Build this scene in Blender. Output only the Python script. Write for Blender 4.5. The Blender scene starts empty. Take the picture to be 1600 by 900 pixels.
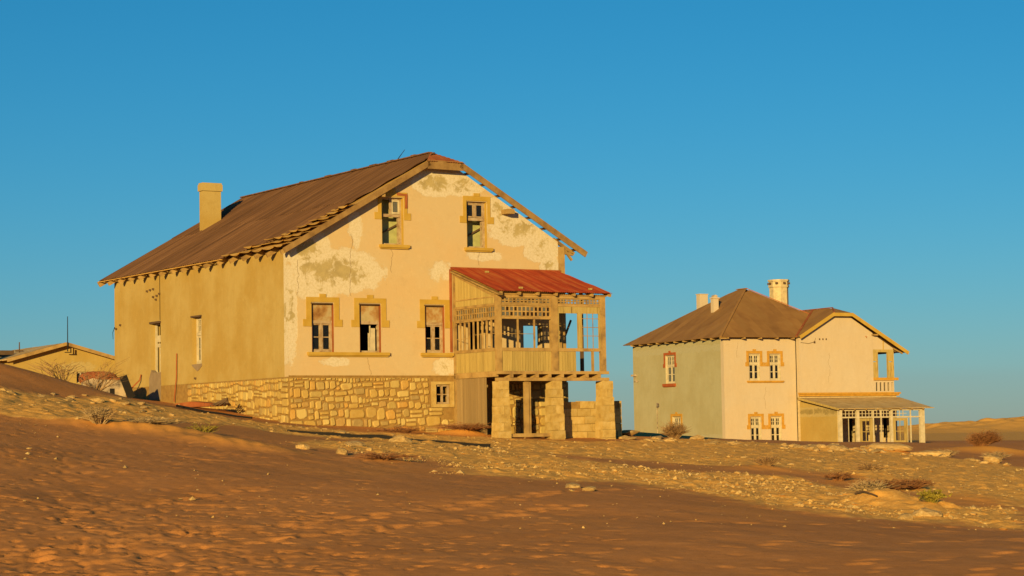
import bpy, math, random
import numpy as np
from mathutils import Vector, Matrix, noise as mnoise

S = bpy.context.scene
COL = S.collection
R = random.Random(11)
RAD = math.radians

# ------------------------------------------------------------------ camera
cam = bpy.data.cameras.new('camera')
cam.sensor_width = 36.0
cam.lens = 36.0 * 3400.0 / 1600.0
cam.clip_start = 0.5
cam.clip_end = 20000.0
cam_ob = bpy.data.objects.new('camera', cam)
COL.objects.link(cam_ob)
_th = math.atan(230.0 / 3400.0); _ro = RAD(0.93)
_F = Vector((0, math.cos(_th), math.sin(_th)))
_U0 = Vector((0, -math.sin(_th), math.cos(_th)))
_R0 = Vector((1, 0, 0))
_Rr = _R0 * math.cos(_ro) - _U0 * math.sin(_ro)
_Uu = _R0 * math.sin(_ro) + _U0 * math.cos(_ro)
cam_ob.matrix_world = Matrix(((_Rr.x, _Uu.x, -_F.x, 0), (_Rr.y, _Uu.y, -_F.y, 0), (_Rr.z, _Uu.z, -_F.z, 0), (0, 0, 0, 1)))
S.camera = cam_ob

# ------------------------------------------------------------------ sky and sun
SUN_AZ = 13.0     # degrees to the left of straight behind the camera
SUN_EL = 9.4
w = bpy.data.worlds.new('World'); S.world = w; w.use_nodes = True
nt = w.node_tree
bg = nt.nodes['Background']
sky = nt.nodes.new('ShaderNodeTexSky')
sky.sky_type = 'NISHITA'; sky.sun_disc = False
sky.sun_elevation = RAD(SUN_EL); sky.sun_rotation = RAD(180 + SUN_AZ)
sky.altitude = 1500; sky.air_density = 1.2; sky.dust_density = 0.3; sky.ozone_density = 6.0
hs = nt.nodes.new('ShaderNodeHueSaturation')
hs.inputs['Hue'].default_value = 0.483
hs.inputs['Saturation'].default_value = 1.1
hs.inputs['Value'].default_value = 1.0
nt.links.new(sky.outputs[0], hs.inputs['Color'])
nt.links.new(hs.outputs[0], bg.inputs[0])
bg.inputs[1].default_value = 0.069
sl = bpy.data.lights.new('sun', 'SUN')
sl.energy = 5.0; sl.angle = RAD(0.5); sl.color = (1.0, 0.68, 0.24)
so = bpy.data.objects.new('sun', sl); COL.objects.link(so)
_sd = Vector((-math.sin(RAD(SUN_AZ)) * math.cos(RAD(SUN_EL)), -math.cos(RAD(SUN_AZ)) * math.cos(RAD(SUN_EL)), math.sin(RAD(SUN_EL))))
so.rotation_euler = _sd.to_track_quat('Z', 'Y').to_euler()
so.location = _sd * 200
S.view_settings.view_transform = 'Standard'; S.view_settings.look = 'None'
S.view_settings.exposure = 0.52; S.view_settings.gamma = 1.0
S.cycles.max_bounces = 6

# ------------------------------------------------------------------ materials
def nodes_of(m):
    m.use_nodes = True
    return m.node_tree, m.node_tree.nodes['Principled BSDF']

KA = 0.65
def dim(c):
    return tuple(x * KA for x in c[:3])
def ramp(nt, src, stops):
    r = nt.nodes.new('ShaderNodeValToRGB')
    el = r.color_ramp.elements
    while len(el) < len(stops): el.new(0.5)
    for e, (p, c) in zip(el, stops):
        e.position = p; e.color = (c[0], c[1], c[2], 1) if len(c) == 3 else c
    nt.links.new(src, r.inputs[0]); return r.outputs[0]

def noise_n(nt, scale, detail=4, vec=None, rough=0.55, dist=0.0):
    n = nt.nodes.new('ShaderNodeTexNoise')
    n.inputs['Scale'].default_value = scale; n.inputs['Detail'].default_value = detail
    n.inputs['Roughness'].default_value = rough; n.inputs['Distortion'].default_value = dist
    if vec is not None: nt.links.new(vec, n.inputs['Vector'])
    return n.outputs['Fac']

def objco(nt, sc=(1, 1, 1), loc=(0, 0, 0)):
    t = nt.nodes.new('ShaderNodeTexCoord'); mp = nt.nodes.new('ShaderNodeMapping')
    mp.inputs['Scale'].default_value = sc; mp.inputs['Location'].default_value = loc
    nt.links.new(t.outputs['Object'], mp.inputs['Vector']); return mp.outputs[0]

def math_n(nt, op, a, b=None, clamp=False):
    n = nt.nodes.new('ShaderNodeMath'); n.operation = op; n.use_clamp = clamp
    for i, v in enumerate((a, b)):
        if v is None: continue
        if isinstance(v, (int, float)): n.inputs[i].default_value = v
        else: nt.links.new(v, n.inputs[i])
    return n.outputs[0]

def mixc(nt, fac, a, b, mode='MIX'):
    n = nt.nodes.new('ShaderNodeMix'); n.data_type = 'RGBA'; n.blend_type = mode
    for s, v in ((n.inputs[0], fac), (n.inputs[6], a), (n.inputs[7], b)):
        if isinstance(v, (int, float)): s.default_value = v
        elif isinstance(v, tuple): s.default_value = (v[0], v[1], v[2], 1)
        else: nt.links.new(v, s)
    return n.outputs[2]

def bump(nt, bs, h, strength=0.3, dist=0.02):
    b = nt.nodes.new('ShaderNodeBump'); b.inputs['Strength'].default_value = strength; b.inputs['Distance'].default_value = dist
    nt.links.new(h, b.inputs['Height']); nt.links.new(b.outputs[0], bs.inputs['Normal'])

def simple(name, stops, scale=3.0, rough=0.9, bmp=0.3, bdist=0.02, sc=(1, 1, 1), vary=0.0, detail=5, metallic=0.0):
    """mottled colour from noise; vary: per-object brightness spread"""
    m = bpy.data.materials.new(name); nt, bs = nodes_of(m)
    v = objco(nt, sc)
    if vary:
        oi = nt.nodes.new('ShaderNodeObjectInfo')
        va = nt.nodes.new('ShaderNodeVectorMath'); va.operation = 'ADD'
        cx = nt.nodes.new('ShaderNodeCombineXYZ')
        k = math_n(nt, 'MULTIPLY', oi.outputs['Random'], 37.0)
        nt.links.new(k, cx.inputs[0]); nt.links.new(k, cx.inputs[2])
        nt.links.new(v, va.inputs[0]); nt.links.new(cx.outputs[0], va.inputs[1]); v = va.outputs[0]
    f = noise_n(nt, scale, detail, v)
    c = ramp(nt, f, [(p, dim(q)) for p, q in stops])
    if vary:
        k2 = math_n(nt, 'MULTIPLY_ADD', oi.outputs['Random'], vary)
        k2.node.inputs[2].default_value = 1.0 - vary * 0.5
        hv = nt.nodes.new('ShaderNodeHueSaturation'); nt.links.new(c, hv.inputs['Color']); nt.links.new(k2, hv.inputs['Value']); c = hv.outputs[0]
    nt.links.new(c, bs.inputs['Base Color'])
    bs.inputs['Roughness'].default_value = rough; bs.inputs['Metallic'].default_value = metallic
    bs.inputs['Specular IOR Level'].default_value = 0.2
    f2 = noise_n(nt, scale * 6, 4, v)
    bump(nt, bs, f2, bmp, bdist)
    return m

def plaster(name, base, base2, blobs, under, lime, zoff, streak=True, cracks=()):
    """painted plaster; blobs = (u, z, ru, rz, strength) patches where the paint has weathered away"""
    base, base2, under, lime = dim(base), dim(base2), dim(under), dim(lime)
    m = bpy.data.materials.new(name); nt, bs = nodes_of(m)
    v = objco(nt)
    sep = nt.nodes.new('ShaderNodeSeparateXYZ'); nt.links.new(v, sep.inputs[0])
    X, Y, Z = sep.outputs
    big = noise_n(nt, 0.5, 4, v)
    col = mixc(nt, ramp(nt, big, [(0.4, (0, 0, 0)), (0.6, (1, 1, 1))]), base, base2)
    col = mixc(nt, ramp(nt, noise_n(nt, 3.5, 8, v, .72), [(0.52, (0, 0, 0)), (0.72, (.45, .45, .45))]), col, tuple(min(1, x * 1.14) for x in base))
    col = mixc(nt, ramp(nt, noise_n(nt, 1.8, 9, objco(nt, (1, 1, 1), (4, 9, 2)), .75), [(0.55, (0, 0, 0)), (0.7, (.5, .5, .5))]), col, tuple(x * 0.86 for x in base2))
    if streak:
        vs = objco(nt, (2.2, 2.2, 0.5))
        st = noise_n(nt, 1.3, 7, vs, .65, .6)
        col = mixc(nt, ramp(nt, st, [(0.45, (0, 0, 0)), (0.75, (0.3, 0.3, 0.3))]), col, tuple(x * 0.80 for x in base2))
    fine = noise_n(nt, 2.2, 8, v, 0.7)
    fine2 = noise_n(nt, 11.0, 8, v, 0.75)
    mask = None
    for (u, z, ru, rz, s) in blobs:
        dx = math_n(nt, 'MULTIPLY', math_n(nt, 'SUBTRACT', X, u), 1.0 / ru)
        dz = math_n(nt, 'MULTIPLY', math_n(nt, 'SUBTRACT', Z, z + zoff), 1.0 / rz)
        r2 = math_n(nt, 'ADD', math_n(nt, 'MULTIPLY', dx, dx), math_n(nt, 'MULTIPLY', dz, dz))
        k = math_n(nt, 'MULTIPLY', math_n(nt, 'SUBTRACT', 1.0, r2, True), s)
        mask = k if mask is None else math_n(nt, 'MAXIMUM', mask, k)
    if mask is not None:
        a = math_n(nt, 'ADD', math_n(nt, 'MULTIPLY', mask, 0.62), math_n(nt, 'MULTIPLY', math_n(nt, 'ADD', math_n(nt, 'MULTIPLY', fine, .7), math_n(nt, 'MULTIPLY', fine2, .3)), 1.1))
        lm = ramp(nt, a, [(0.70, (0, 0, 0)), (0.76, (1, 1, 1))])
        b = math_n(nt, 'ADD', math_n(nt, 'MULTIPLY', mask, 0.5), math_n(nt, 'MULTIPLY', noise_n(nt, 2.0, 12, v, 0.74, .5), 1.0))
        um = ramp(nt, b, [(0.87, (0, 0, 0)), (0.95, (1, 1, 1))])
        lime_c = mixc(nt, ramp(nt, fine2, [(0.47, (0, 0, 0)), (0.55, (1, 1, 1))]), lime, tuple(0.62 * p + 0.38 * q for p, q in zip(lime, under)))
        col = mixc(nt, lm, col, lime_c)
        und_c = mixc(nt, ramp(nt, fine, [(0.4, (0, 0, 0)), (0.6, (1, 1, 1))]), under, tuple(x * 0.8 for x in under))
        col = mixc(nt, um, col, und_c)
    chip = lm if mask is not None else None
    for (u, z0, z1, amp) in cracks:
        vz = nt.nodes.new('ShaderNodeCombineXYZ'); nt.links.new(math_n(nt, 'MULTIPLY', Z, 1.3), vz.inputs[0]); vz.inputs[1].default_value = u * 3.1
        wob = math_n(nt, 'MULTIPLY', math_n(nt, 'SUBTRACT', noise_n(nt, 1.2, 5, vz.outputs[0]), 0.5), amp * 4)
        d = math_n(nt, 'ABSOLUTE', math_n(nt, 'SUBTRACT', math_n(nt, 'SUBTRACT', X, u), wob))
        k = math_n(nt, 'LESS_THAN', d, 0.008)
        k = math_n(nt, 'MULTIPLY', k, math_n(nt, 'MULTIPLY', math_n(nt, 'GREATER_THAN', Z, z0 + zoff), math_n(nt, 'LESS_THAN', Z, z1 + zoff)))
        col = mixc(nt, k, col, (0.16, 0.10, 0.04))
    spot = noise_n(nt, 9.0, 2, v)
    col = mixc(nt, ramp(nt, spot, [(0.73, (0, 0, 0)), (0.76, (0.6, 0.6, 0.6))]), col, tuple(x * 0.55 for x in under))
    nt.links.new(col, bs.inputs['Base Color'])
    bs.inputs['Roughness'].default_value = 0.95; bs.inputs['Specular IOR Level'].default_value = 0.1
    hh = math_n(nt, 'ADD', fine, math_n(nt, 'MULTIPLY', fine2, 0.4))
    if chip is not None: hh = math_n(nt, 'SUBTRACT', hh, math_n(nt, 'MULTIPLY', chip, 0.6))
    bump(nt, bs, hh, 0.4, 0.03)
    return m

def flat(name, c, rough=0.8, spec=0.2):
    return simple(name, [(0.35, tuple(x * 0.82 for x in c)), (0.65, tuple(min(1, x * 1.08) for x in c))], 4.0, rough, 0.15)

def glass_mat(name, tint, alpha=0.55):
    m = bpy.data.materials.new(name); nt, bs = nodes_of(m)
    bs.inputs['Base Color'].default_value = (*tint, 1); bs.inputs['Roughness'].default_value = 0.25
    tr = nt.nodes.new('ShaderNodeBsdfTransparent'); mx = nt.nodes.new('ShaderNodeMixShader')
    f = noise_n(nt, 6.0, 3, objco(nt))
    fa = ramp(nt, f, [(0.3, (alpha - 0.25,) * 3), (0.7, (alpha + 0.25,) * 3)])
    nt.links.new(fa, mx.inputs[0]); nt.links.new(tr.outputs[0], mx.inputs[1]); nt.links.new(bs.outputs[0], mx.inputs[2])
    nt.links.new(mx.outputs[0], nt.nodes['Material Output'].inputs[0]); return m

Z1 = 2.0     # house frames: z = 0 at the root; wall-top-of-stone datum sits Z1 higher
Z2 = 3.4
M = {}
M['pink'] = plaster('pink_plaster', (0.72, 0.56, 0.32), (0.74, 0.545, 0.29),
    [(2.1, 4.2, 2.6, 1.1, 1.0), (0.8, 5.0, 1.4, 1.0, 0.95), (1.2, 3.5, 1.5, 0.7, 0.7), (3.0, 5.9, 0.5, 1.0, 0.55), (6.7, 7.9, 1.3, 0.65, 1.05), (8.0, 7.9, 1.2, 0.6, 0.9), (10.6, 6.2, 1.8, 0.9, 0.9), (11.8, 5.4, 1.1, 0.8, 0.85), (9.7, 6.9, 0.8, 0.7, 0.9),
     (0.1, 2.5, 0.35, 2.6, 0.8), (7.0, 0.4, 0.7, 0.5, 0.75), (12.2, 4.7, 0.6, 0.6, 0.85), (9.0, 5.0, 1.2, 0.3, 0.6), (6.9, 4.3, 0.8, 0.6, 0.5), (2.0, 0.6, 0.9, 0.25, 0.6)],
    (0.58, 0.47, 0.23), (0.82, 0.73, 0.56), Z1, False, [(2.75, 3.2, 5.7, 0.12), (4.6, 4.2, 5.2, 0.15), (3.5, 0.0, 0.75, 0.2), (0.35, 3.2, 4.6, 0.2), (8.75, 4.6, 5.15, 0.1)])
M['ochre'] = plaster('ochre_plaster', (0.61, 0.45, 0.16), (0.55, 0.375, 0.105), [(0.0, 2.0, 0.01, 0.01, 0.0)], (0.40, 0.27, 0.09), (0.55, 0.42, 0.2), Z1, True)
M['white_pink'] = plaster('pale_pink_plaster', (0.72, 0.60, 0.43), (0.73, 0.59, 0.40), [(2.5, -3.3, 4.0, .4, .4), (12.6, 1.2, .8, .9, .35)], (0.62, 0.48, 0.28), (0.74, 0.62, 0.46), Z2, True, [(1.2, 2.9, 4.1, .15), (3.6, -.9, .7, .2), (9.0, 1.0, 3.2, .2)])
M['sage'] = plaster('sage_plaster', (0.55, 0.51, 0.31), (0.51, 0.46, 0.26), [(0.0, -3.1, 3.0, .5, .6), (0.0, 3.7, 3, .4, .5)], (0.42, 0.40, 0.22), (0.56, 0.52, 0.34), Z2, True)
M['yellow_wall'] = plaster('yellow_plaster', (0.58, 0.43, 0.14), (0.54, 0.38, 0.11), [(6.3, 2.2, .3, .45, .9), (-2, 2, 1.5, .5, .5)], (0.42, 0.33, 0.13), (0.60, 0.47, 0.2), 0, True)
M['mint'] = flat('pale_green_paint', (0.55, 0.56, 0.24))
M['cream_in'] = flat('cream_inner_paint', (0.78, 0.62, 0.34))
M['inner'] = flat('shaded_inner_plaster', (0.06, 0.045, 0.03))  # near-black colour puts the shade of unlit rooms into the plaster
M['mortar'] = simple('mortar', [(0.3, (0.34, 0.20, 0.06)), (0.7, (0.48, 0.30, 0.09))], 5, 0.95, 0.6)
def stone_mat():
    m = bpy.data.materials.new('ochre_stone'); nt, bs = nodes_of(m)
    oi = nt.nodes.new('ShaderNodeObjectInfo')
    c = ramp(nt, oi.outputs['Random'], [(0.0, (0.34, 0.22, 0.055)), (0.18, (0.46, 0.33, 0.105)), (0.35, (0.38, 0.25, 0.065)), (0.5, (0.50, 0.39, 0.145)), (0.64, (0.36, 0.26, 0.08)), (0.74, (0.46, 0.26, 0.06)), (0.84, (0.28, 0.20, 0.08)), (1.0, (0.44, 0.31, 0.09))])
    v = objco(nt)
    f = noise_n(nt, 6, 7, v, 0.65)
    c = mixc(nt, ramp(nt, f, [(0.45, (0, 0, 0)), (0.75, (0.35, 0.35, 0.35))]), c, (0.54, 0.42, 0.18))
    c = mixc(nt, ramp(nt, noise_n(nt, 2.3, 4, v), [(0.6, (0, 0, 0)), (0.75, (0.6, 0.6, 0.6))]), c, (0.34, 0.2, 0.06))
    nt.links.new(c, bs.inputs['Base Color']); bs.inputs['Roughness'].default_value = 0.92; bs.inputs['Specular IOR Level'].default_value = 0.15
    bump(nt, bs, noise_n(nt, 18, 5, v), 0.5, 0.03); return m
M['stone'] = stone_mat()
M['block'] = simple('sandstone_block', [(0.3, (0.50, 0.33, 0.10)), (0.5, (0.64, 0.45, 0.15)), (0.72, (0.72, 0.54, 0.23))], 3.5, 0.95, 0.5, 0.03, vary=0.22)
M['wood'] = simple('weathered_grey_wood', [(0.3, (0.24, 0.16, 0.075)), (0.5, (0.42, 0.29, 0.13)), (0.75, (0.54, 0.40, 0.20))], 2.0, 0.9, 0.4, 0.02, sc=(6, 6, 0.5), vary=0.3)
M['wood_h'] = simple('weathered_beam_wood', [(0.3, (0.30, 0.19, 0.08)), (0.5, (0.50, 0.32, 0.11)), (0.75, (0.60, 0.41, 0.16))], 2.5, 0.9, 0.4, 0.02, vary=0.2)
M['plank_y'] = simple('yellowed_planks', [(0.28, (0.26, 0.17, 0.06)), (0.45, (0.56, 0.41, 0.13)), (0.75, (0.70, 0.54, 0.20))], 2.4, 0.9, 0.4, 0.02, sc=(5, 5, 0.45), vary=0.25)
M['verge'] = simple('brown_verge_board', [(0.3, (0.26, 0.15, 0.055)), (0.5, (0.38, 0.23, 0.085)), (0.75, (0.48, 0.31, 0.12))], 2.5, 0.9, 0.4, 0.02, vary=0.2)
M['roofwood'] = simple('sunbleached_roof_boards', [(0.3, (0.54, 0.29, 0.07)), (0.5, (0.78, 0.46, 0.11)), (0.75, (0.86, 0.56, 0.17))], 3.0, 0.9, 0.4, 0.02, vary=0.3)
M['roof'] = simple('rusty_grey_roof_sheet', [(0.25, (0.11, 0.055, 0.026)), (0.5, (0.19, 0.094, 0.042)), (0.75, (0.29, 0.155, 0.075))], 1.0, 0.8, 0.1, 0.01, sc=(.4, 5, .4), vary=0.34)
M['roof2'] = simple('brown_roof_sheet', [(0.28, (0.32, 0.16, 0.048)), (0.5, (0.40, 0.21, 0.062)), (0.75, (0.44, 0.25, 0.08))], 0.7, 0.8, 0.1, 0.01, vary=0.2)
M['roof_porch'] = simple('bleached_porch_roof', [(0.28, (0.58, 0.39, 0.15)), (0.5, (0.80, 0.56, 0.23)), (0.75, (0.90, 0.68, 0.32))], 1.2, 0.85, 0.1, 0.01, vary=0.2)
M['rust'] = simple('rust_red_sheet', [(0.28, (0.30, 0.08, 0.025)), (0.55, (0.44, 0.14, 0.045)), (0.78, (0.52, 0.22, 0.07))], 1.6, 0.75, 0.2, 0.01, vary=0.2)
M['redroof'] = simple('red_painted_sheet', [(0.3, (0.24, 0.03, 0.012)), (0.5, (0.38, 0.055, 0.018)), (0.7, (0.46, 0.14, 0.04))], 1.0, 0.75, 0.15, 0.01, sc=(5, .5, .5), vary=0.22)
M['ochre_paint'] = simple('ochre_trim_paint', [(0.3, (0.56, 0.35, 0.05)), (0.6, (0.64, 0.42, 0.08)), (0.8, (0.58, 0.42, 0.14))], 2.2, 0.85, 0.2)
M['orange_paint'] = flat('orange_trim_paint', (0.68, 0.36, 0.05))
M['red_paint'] = flat('red_trim_paint', (0.50, 0.13, 0.035))
M['frame'] = simple('peeling_window_frame_paint', [(0.3, (0.34, 0.21, 0.10)), (0.5, (0.52, 0.38, 0.22)), (0.75, (0.64, 0.52, 0.34))], 5, 0.8, 0.2, vary=0.15)
M['white_frame'] = flat('white_window_paint', (0.74, 0.64, 0.42))
M['rustboard'] = simple('rust_stained_panel', [(0.3, (0.26, 0.11, 0.03)), (0.48, (0.46, 0.26, 0.09)), (0.62, (0.58, 0.46, 0.24)), (0.8, (0.40, 0.34, 0.16))], 2.2, 0.9, 0.2, vary=0.1)
M['concrete'] = simple('grey_concrete', [(0.3, (0.32, 0.23, 0.14)), (0.7, (0.42, 0.31, 0.19))], 3, 0.95, 0.3)
M['whitewash'] = simple('stained_whitewash', [(0.36, (0.05, 0.045, 0.05)), (0.46, (0.42, 0.34, 0.24)), (0.6, (0.66, 0.52, 0.34))], 2.0, 0.95, 0.4)
M['dark'] = flat('dark_iron_and_shade', (0.02, 0.017, 0.016))
M['darkwood'] = flat('dark_weathered_wood', (0.16, 0.10, 0.055))
M['glass'] = glass_mat('dusty_glass', (0.16, 0.16, 0.13), 0.5)
M['glass_dark'] = glass_mat('dark_window_glass', (0.012, 0.012, 0.012), 0.6)
M['twig'] = simple('dry_twigs', [(0.3, (0.26, 0.14, 0.06)), (0.7, (0.46, 0.29, 0.13))], 3, 0.9, 0.1)
M['twig_pale'] = simple('pale_dry_twigs', [(0.3, (0.36, 0.24, 0.11)), (0.7, (0.58, 0.42, 0.22))], 3, 0.9, 0.1)
M['twig_red'] = simple('russet_dry_twigs', [(0.3, (0.24, 0.10, 0.04)), (0.7, (0.38, 0.18, 0.07))], 3, 0.9, 0.1)
M['twig_green'] = simple('green_shrub_leaves', [(0.3, (0.20, 0.17, 0.02)), (0.7, (0.46, 0.36, 0.05))], 3, 0.9, 0.1)
M['rock'] = simple('pale_ochre_rock', [(0.3, (0.46, 0.28, 0.10)), (0.5, (0.66, 0.43, 0.16)), (0.75, (0.82, 0.60, 0.28))], 4, 0.95, 0.6, 0.03, vary=0.3)

# ------------------------------------------------------------------ mesh building
def tag(o, label=None, cat=None, group=None, kind=None):
    if label: o['label'] = label
    if cat: o['category'] = cat
    if group: o['group'] = group
    if kind: o['kind'] = kind
    return o

def link(name, me, parent=None, mat=None):
    o = bpy.data.objects.new(name, me); COL.objects.link(o)
    if parent is not None: o.parent = parent
    if mat is not None and me is not None and not me.materials: me.materials.append(mat)
    return o

def FACE(a, d, z): return (a, d, z)      # wall facing -v: a runs along u, d inwards along v
def LEFT(a, d, z): return (d, a, z)      # wall facing -u: a runs along v, d inwards along u

class MB:
    def __init__(s, mp=FACE, zo=0.0): s.v = []; s.f = []; s.mp = mp; s.zo = zo
    def p(s, a, d, z):
        x, y, zz = s.mp(a, d, z); s.v.append((x, y, zz + s.zo)); return len(s.v) - 1
    def quad(s, *pts): s.f.append(tuple(s.p(*q) for q in pts))
    def box(s, a0, a1, d0, d1, z0, z1, jit=0.0):
        j = lambda: (R.uniform(-jit, jit) if jit else 0.0)
        i = [s.p(a + j(), d + j(), z + j()) for z in (z0, z1) for d in (d0, d1) for a in (a0, a1)]
        s.f += [(i[0], i[1], i[5], i[4]), (i[2], i[6], i[7], i[3]), (i[0], i[4], i[6], i[2]), (i[1], i[3], i[7], i[5]), (i[4], i[5], i[7], i[6]), (i[0], i[2], i[3], i[1])]
        return s
    def prism(s, poly, d0, d1):
        """poly of (a, z), extruded from d0 to d1"""
        n = len(poly)
        f = [s.p(a, d0, z) for a, z in poly]; b = [s.p(a, d1, z) for a, z in poly]
        s.f.append(tuple(f)); s.f.append(tuple(reversed(b)))
        for k in range(n): s.f.append((f[k], b[k], b[(k + 1) % n], f[(k + 1) % n]))
        return s
    def beam(s, p0, p1, w, h, up=(0, 0, 1)):
        """square bar between two (a,d,z) points"""
        if up != (0, 0, 1): w, h = h, w
        P0 = Vector(p0); P1 = Vector(p1); t = (P1 - P0).normalized()
        sd = t.cross(Vector(up))
        if sd.length < 1e-4: sd = Vector((1, 0, 0))
        sd.normalize(); uu = sd.cross(t).normalized()
        q = []
        for P in (P0, P1):
            for sx, sz in ((-1, -1), (1, -1), (1, 1), (-1, 1)):
                c = P + sd * (sx * w / 2) + uu * (sz * h / 2); q.append(s.p(*c))
        s.f += [(q[0], q[1], q[2], q[3]), (q[7], q[6], q[5], q[4])]
        for k in range(4): s.f.append((q[k], q[4 + k], q[4 + (k + 1) % 4], q[(k + 1) % 4]))
        return s
    def tube(s, pts, r0, r1, n=4):
        rings = []
        for k, P in enumerate(pts):
            P = Vector(P); a = Vector(pts[max(k - 1, 0)]); b = Vector(pts[min(k + 1, len(pts) - 1)])
            t = (b - a).normalized(); sd = t.cross(Vector((0.31, 0.17, 0.9))).normalized(); uu = sd.cross(t)
            r = r0 + (r1 - r0) * k / max(1, len(pts) - 1)
            rings.append([s.p(*(P + (sd * math.cos(6.2832 * i / n) + uu * math.sin(6.2832 * i / n)) * r)) for i in range(n)])
        for A, B in zip(rings, rings[1:]):
            for i in range(n): s.f.append((A[i], A[(i + 1) % n], B[(i + 1) % n], B[i]))
        return s
    def mesh(s, name):
        me = bpy.data.meshes.new(name); me.from_pydata(s.v, [], s.f); me.update(); return me
    def build(s, name, mat, parent=None, label=None, kind=None):
        o = link(name, s.mesh(name), parent, mat); return tag(o, label, None, None, kind)

def wall(mb, top, zb, holes, d0, d1):
    """slab with openings; top = [(a, z)...] outline; holes = [(a0,a1,z0,z1)]"""
    A = sorted(set([round(a, 4) for a, z in top] + [round(x, 4) for h in holes for x in h[:2]]))
    def T(a):
        for (a0, z0), (a1, z1) in zip(top, top[1:]):
            if a0 - 1e-6 <= a <= a1 + 1e-6: return z0 + (z1 - z0) * (a - a0) / max(1e-9, a1 - a0)
        return top[-1][1]
    for a, b in zip(A, A[1:]):
        m = (a + b) / 2
        hs_ = sorted([h for h in holes if h[0] < m < h[1]], key=lambda h: h[2])
        z = zb
        for h in hs_:
            if h[2] > z + 1e-6:
                for d in (d0, d1): mb.quad((a, d, z), (b, d, z), (b, d, h[2]), (a, d, h[2]))
            z = h[3]
        for d in (d0, d1): mb.quad((a, d, z), (b, d, z), (b, d, T(b)), (a, d, T(a)))
    for a0, a1, z0, z1 in holes:
        mb.quad((a0, d0, z0), (a0, d1, z0), (a0, d1, z1), (a0, d0, z1)); mb.quad((a1, d0, z0), (a1, d1, z0), (a1, d1, z1), (a1, d0, z1))
        mb.quad((a0, d0, z0), (a1, d0, z0), (a1, d1, z0), (a0, d1, z0)); mb.quad((a0, d0, z1), (a1, d0, z1), (a1, d1, z1), (a0, d1, z1))
    for (a0, z0), (a1, z1) in zip(top, top[1:]): mb.quad((a0, d0, z0), (a1, d0, z1), (a1, d1, z1), (a0, d1, z0))
    for a, z in (top[0], top[-1]): mb.quad((a, d0, zb), (a, d1, zb), (a, d1, z), (a, d0, z))
    return mb

def stones(parent, mp, zo, a0, a1, ztop, zbot, d, holes=(), hmin=0.2, hmax=0.36, seed=1):
    """rubble masonry: every stone its own mesh with a sunk joint round it"""
    r = random.Random(seed); z = ztop - 0.03; row = 0
    wv = lambda a, k: 0.055 * math.sin(a * 1.7 + k * 2.1) + 0.04 * math.sin(a * 4.3 + k * 1.3)
    while z > zbot:
        h = r.uniform(hmin, hmax) * (0.8 if row == 0 else 1.0 + 0.08 * row)
        a = a0 + r.uniform(0.0, 0.05)
        while a < a1 - 0.12:
            wd = h * r.choice((.6, .8, 1.0, 1.2, 1.4, 1.9)) * r.uniform(.85, 1.15)
            if a + wd > a1 - 0.15: wd = a1 - a - 0.01
            zz0 = z - h + wv(a, row); zz1 = z + wv(a, row - 1) * (row > 0)
            split = r.random() < 0.18 and h > 0.3
            cells = [(zz0, zz1)] if not split else [(zz0, (zz0 + zz1) / 2), ((zz0 + zz1) / 2, zz1)]
            for q0, q1 in cells:
                b0 = a + 0.02; b1 = a + wd - 0.02; c0 = q0 + 0.02; c1 = q1 - 0.02
                if any(b0 < H[1] + 0.0 and b1 > H[0] and c0 < H[3] and c1 > H[2] for H in holes): continue
                g = min(b1 - b0, c1 - c0)
                k = [r.uniform(0.08, 0.42) * g for _ in range(8)]
                poly = [(b0 + k[0], c0), (b1 - k[1], c0 + r.uniform(0, .03)), (b1, c0 + k[2]), (b1 - r.uniform(0, .03), c1 - k[3]), (b1 - k[4], c1), (b0 + k[5], c1 - r.uniform(0, .03)), (b0, c1 - k[6]), (b0 + r.uniform(0, .03), c0 + k[7])]
                cx = sum(p[0] for p in poly) / 8; cz = sum(p[1] for p in poly) / 8
                mb = MB(mp, zo); dp = r.uniform(0.025, 0.065); tx = r.uniform(-.15, .15); tz = r.uniform(-.15, .15)
                A = [mb.p(p[0], d + 0.01, p[1]) for p in poly]
                B = [mb.p(p[0] * .97 + cx * .03, d - dp * 0.6, p[1] * .97 + cz * .03) for p in poly]
                C = [mb.p(p[0] * .8 + cx * .2, d - dp + (p[0] - cx) * tx * .3 + (p[1] - cz) * tz * .3, p[1] * .8 + cz * .2) for p in poly]
                for i in range(8):
                    j = (i + 1) % 8; mb.f.append((A[i], A[j], B[j], B[i])); mb.f.append((B[i], B[j], C[j], C[i]))
                mb.f.append(tuple(C)); mb.build('stone', M['stone'], parent)
            a += wd
        z -= h; row += 1

_plank = {}
def unit_box(key):
    if key not in _plank:
        mb = MB(); mb.box(0, 1, 0, 1, 0, 1); me = mb.mesh('plank'); me.materials.append(M[key]); _plank[key] = me
    return _plank[key]
def piece(name, key, mp, zo, a0, a1, d0, d1, z0, z1, parent, tilt=0.0):
    """a box piece on shared mesh data, scaled and set in place"""
    o = bpy.data.objects.new(name, unit_box(key)); COL.objects.link(o); o.parent = parent
    x0, y0, q0 = mp(a0, d0, z0); x1, y1, q1 = mp(a1, d1, z1)
    o.location = (min(x0, x1), min(y0, y1), min(q0, q1) + zo); o.scale = (abs(x1 - x0), abs(y1 - y0), abs(q1 - q0))
    if tilt:
        if mp is FACE: o.rotation_euler = (0, tilt, 0)
        else: o.rotation_euler = (tilt, 0, 0)
    return o

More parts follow.
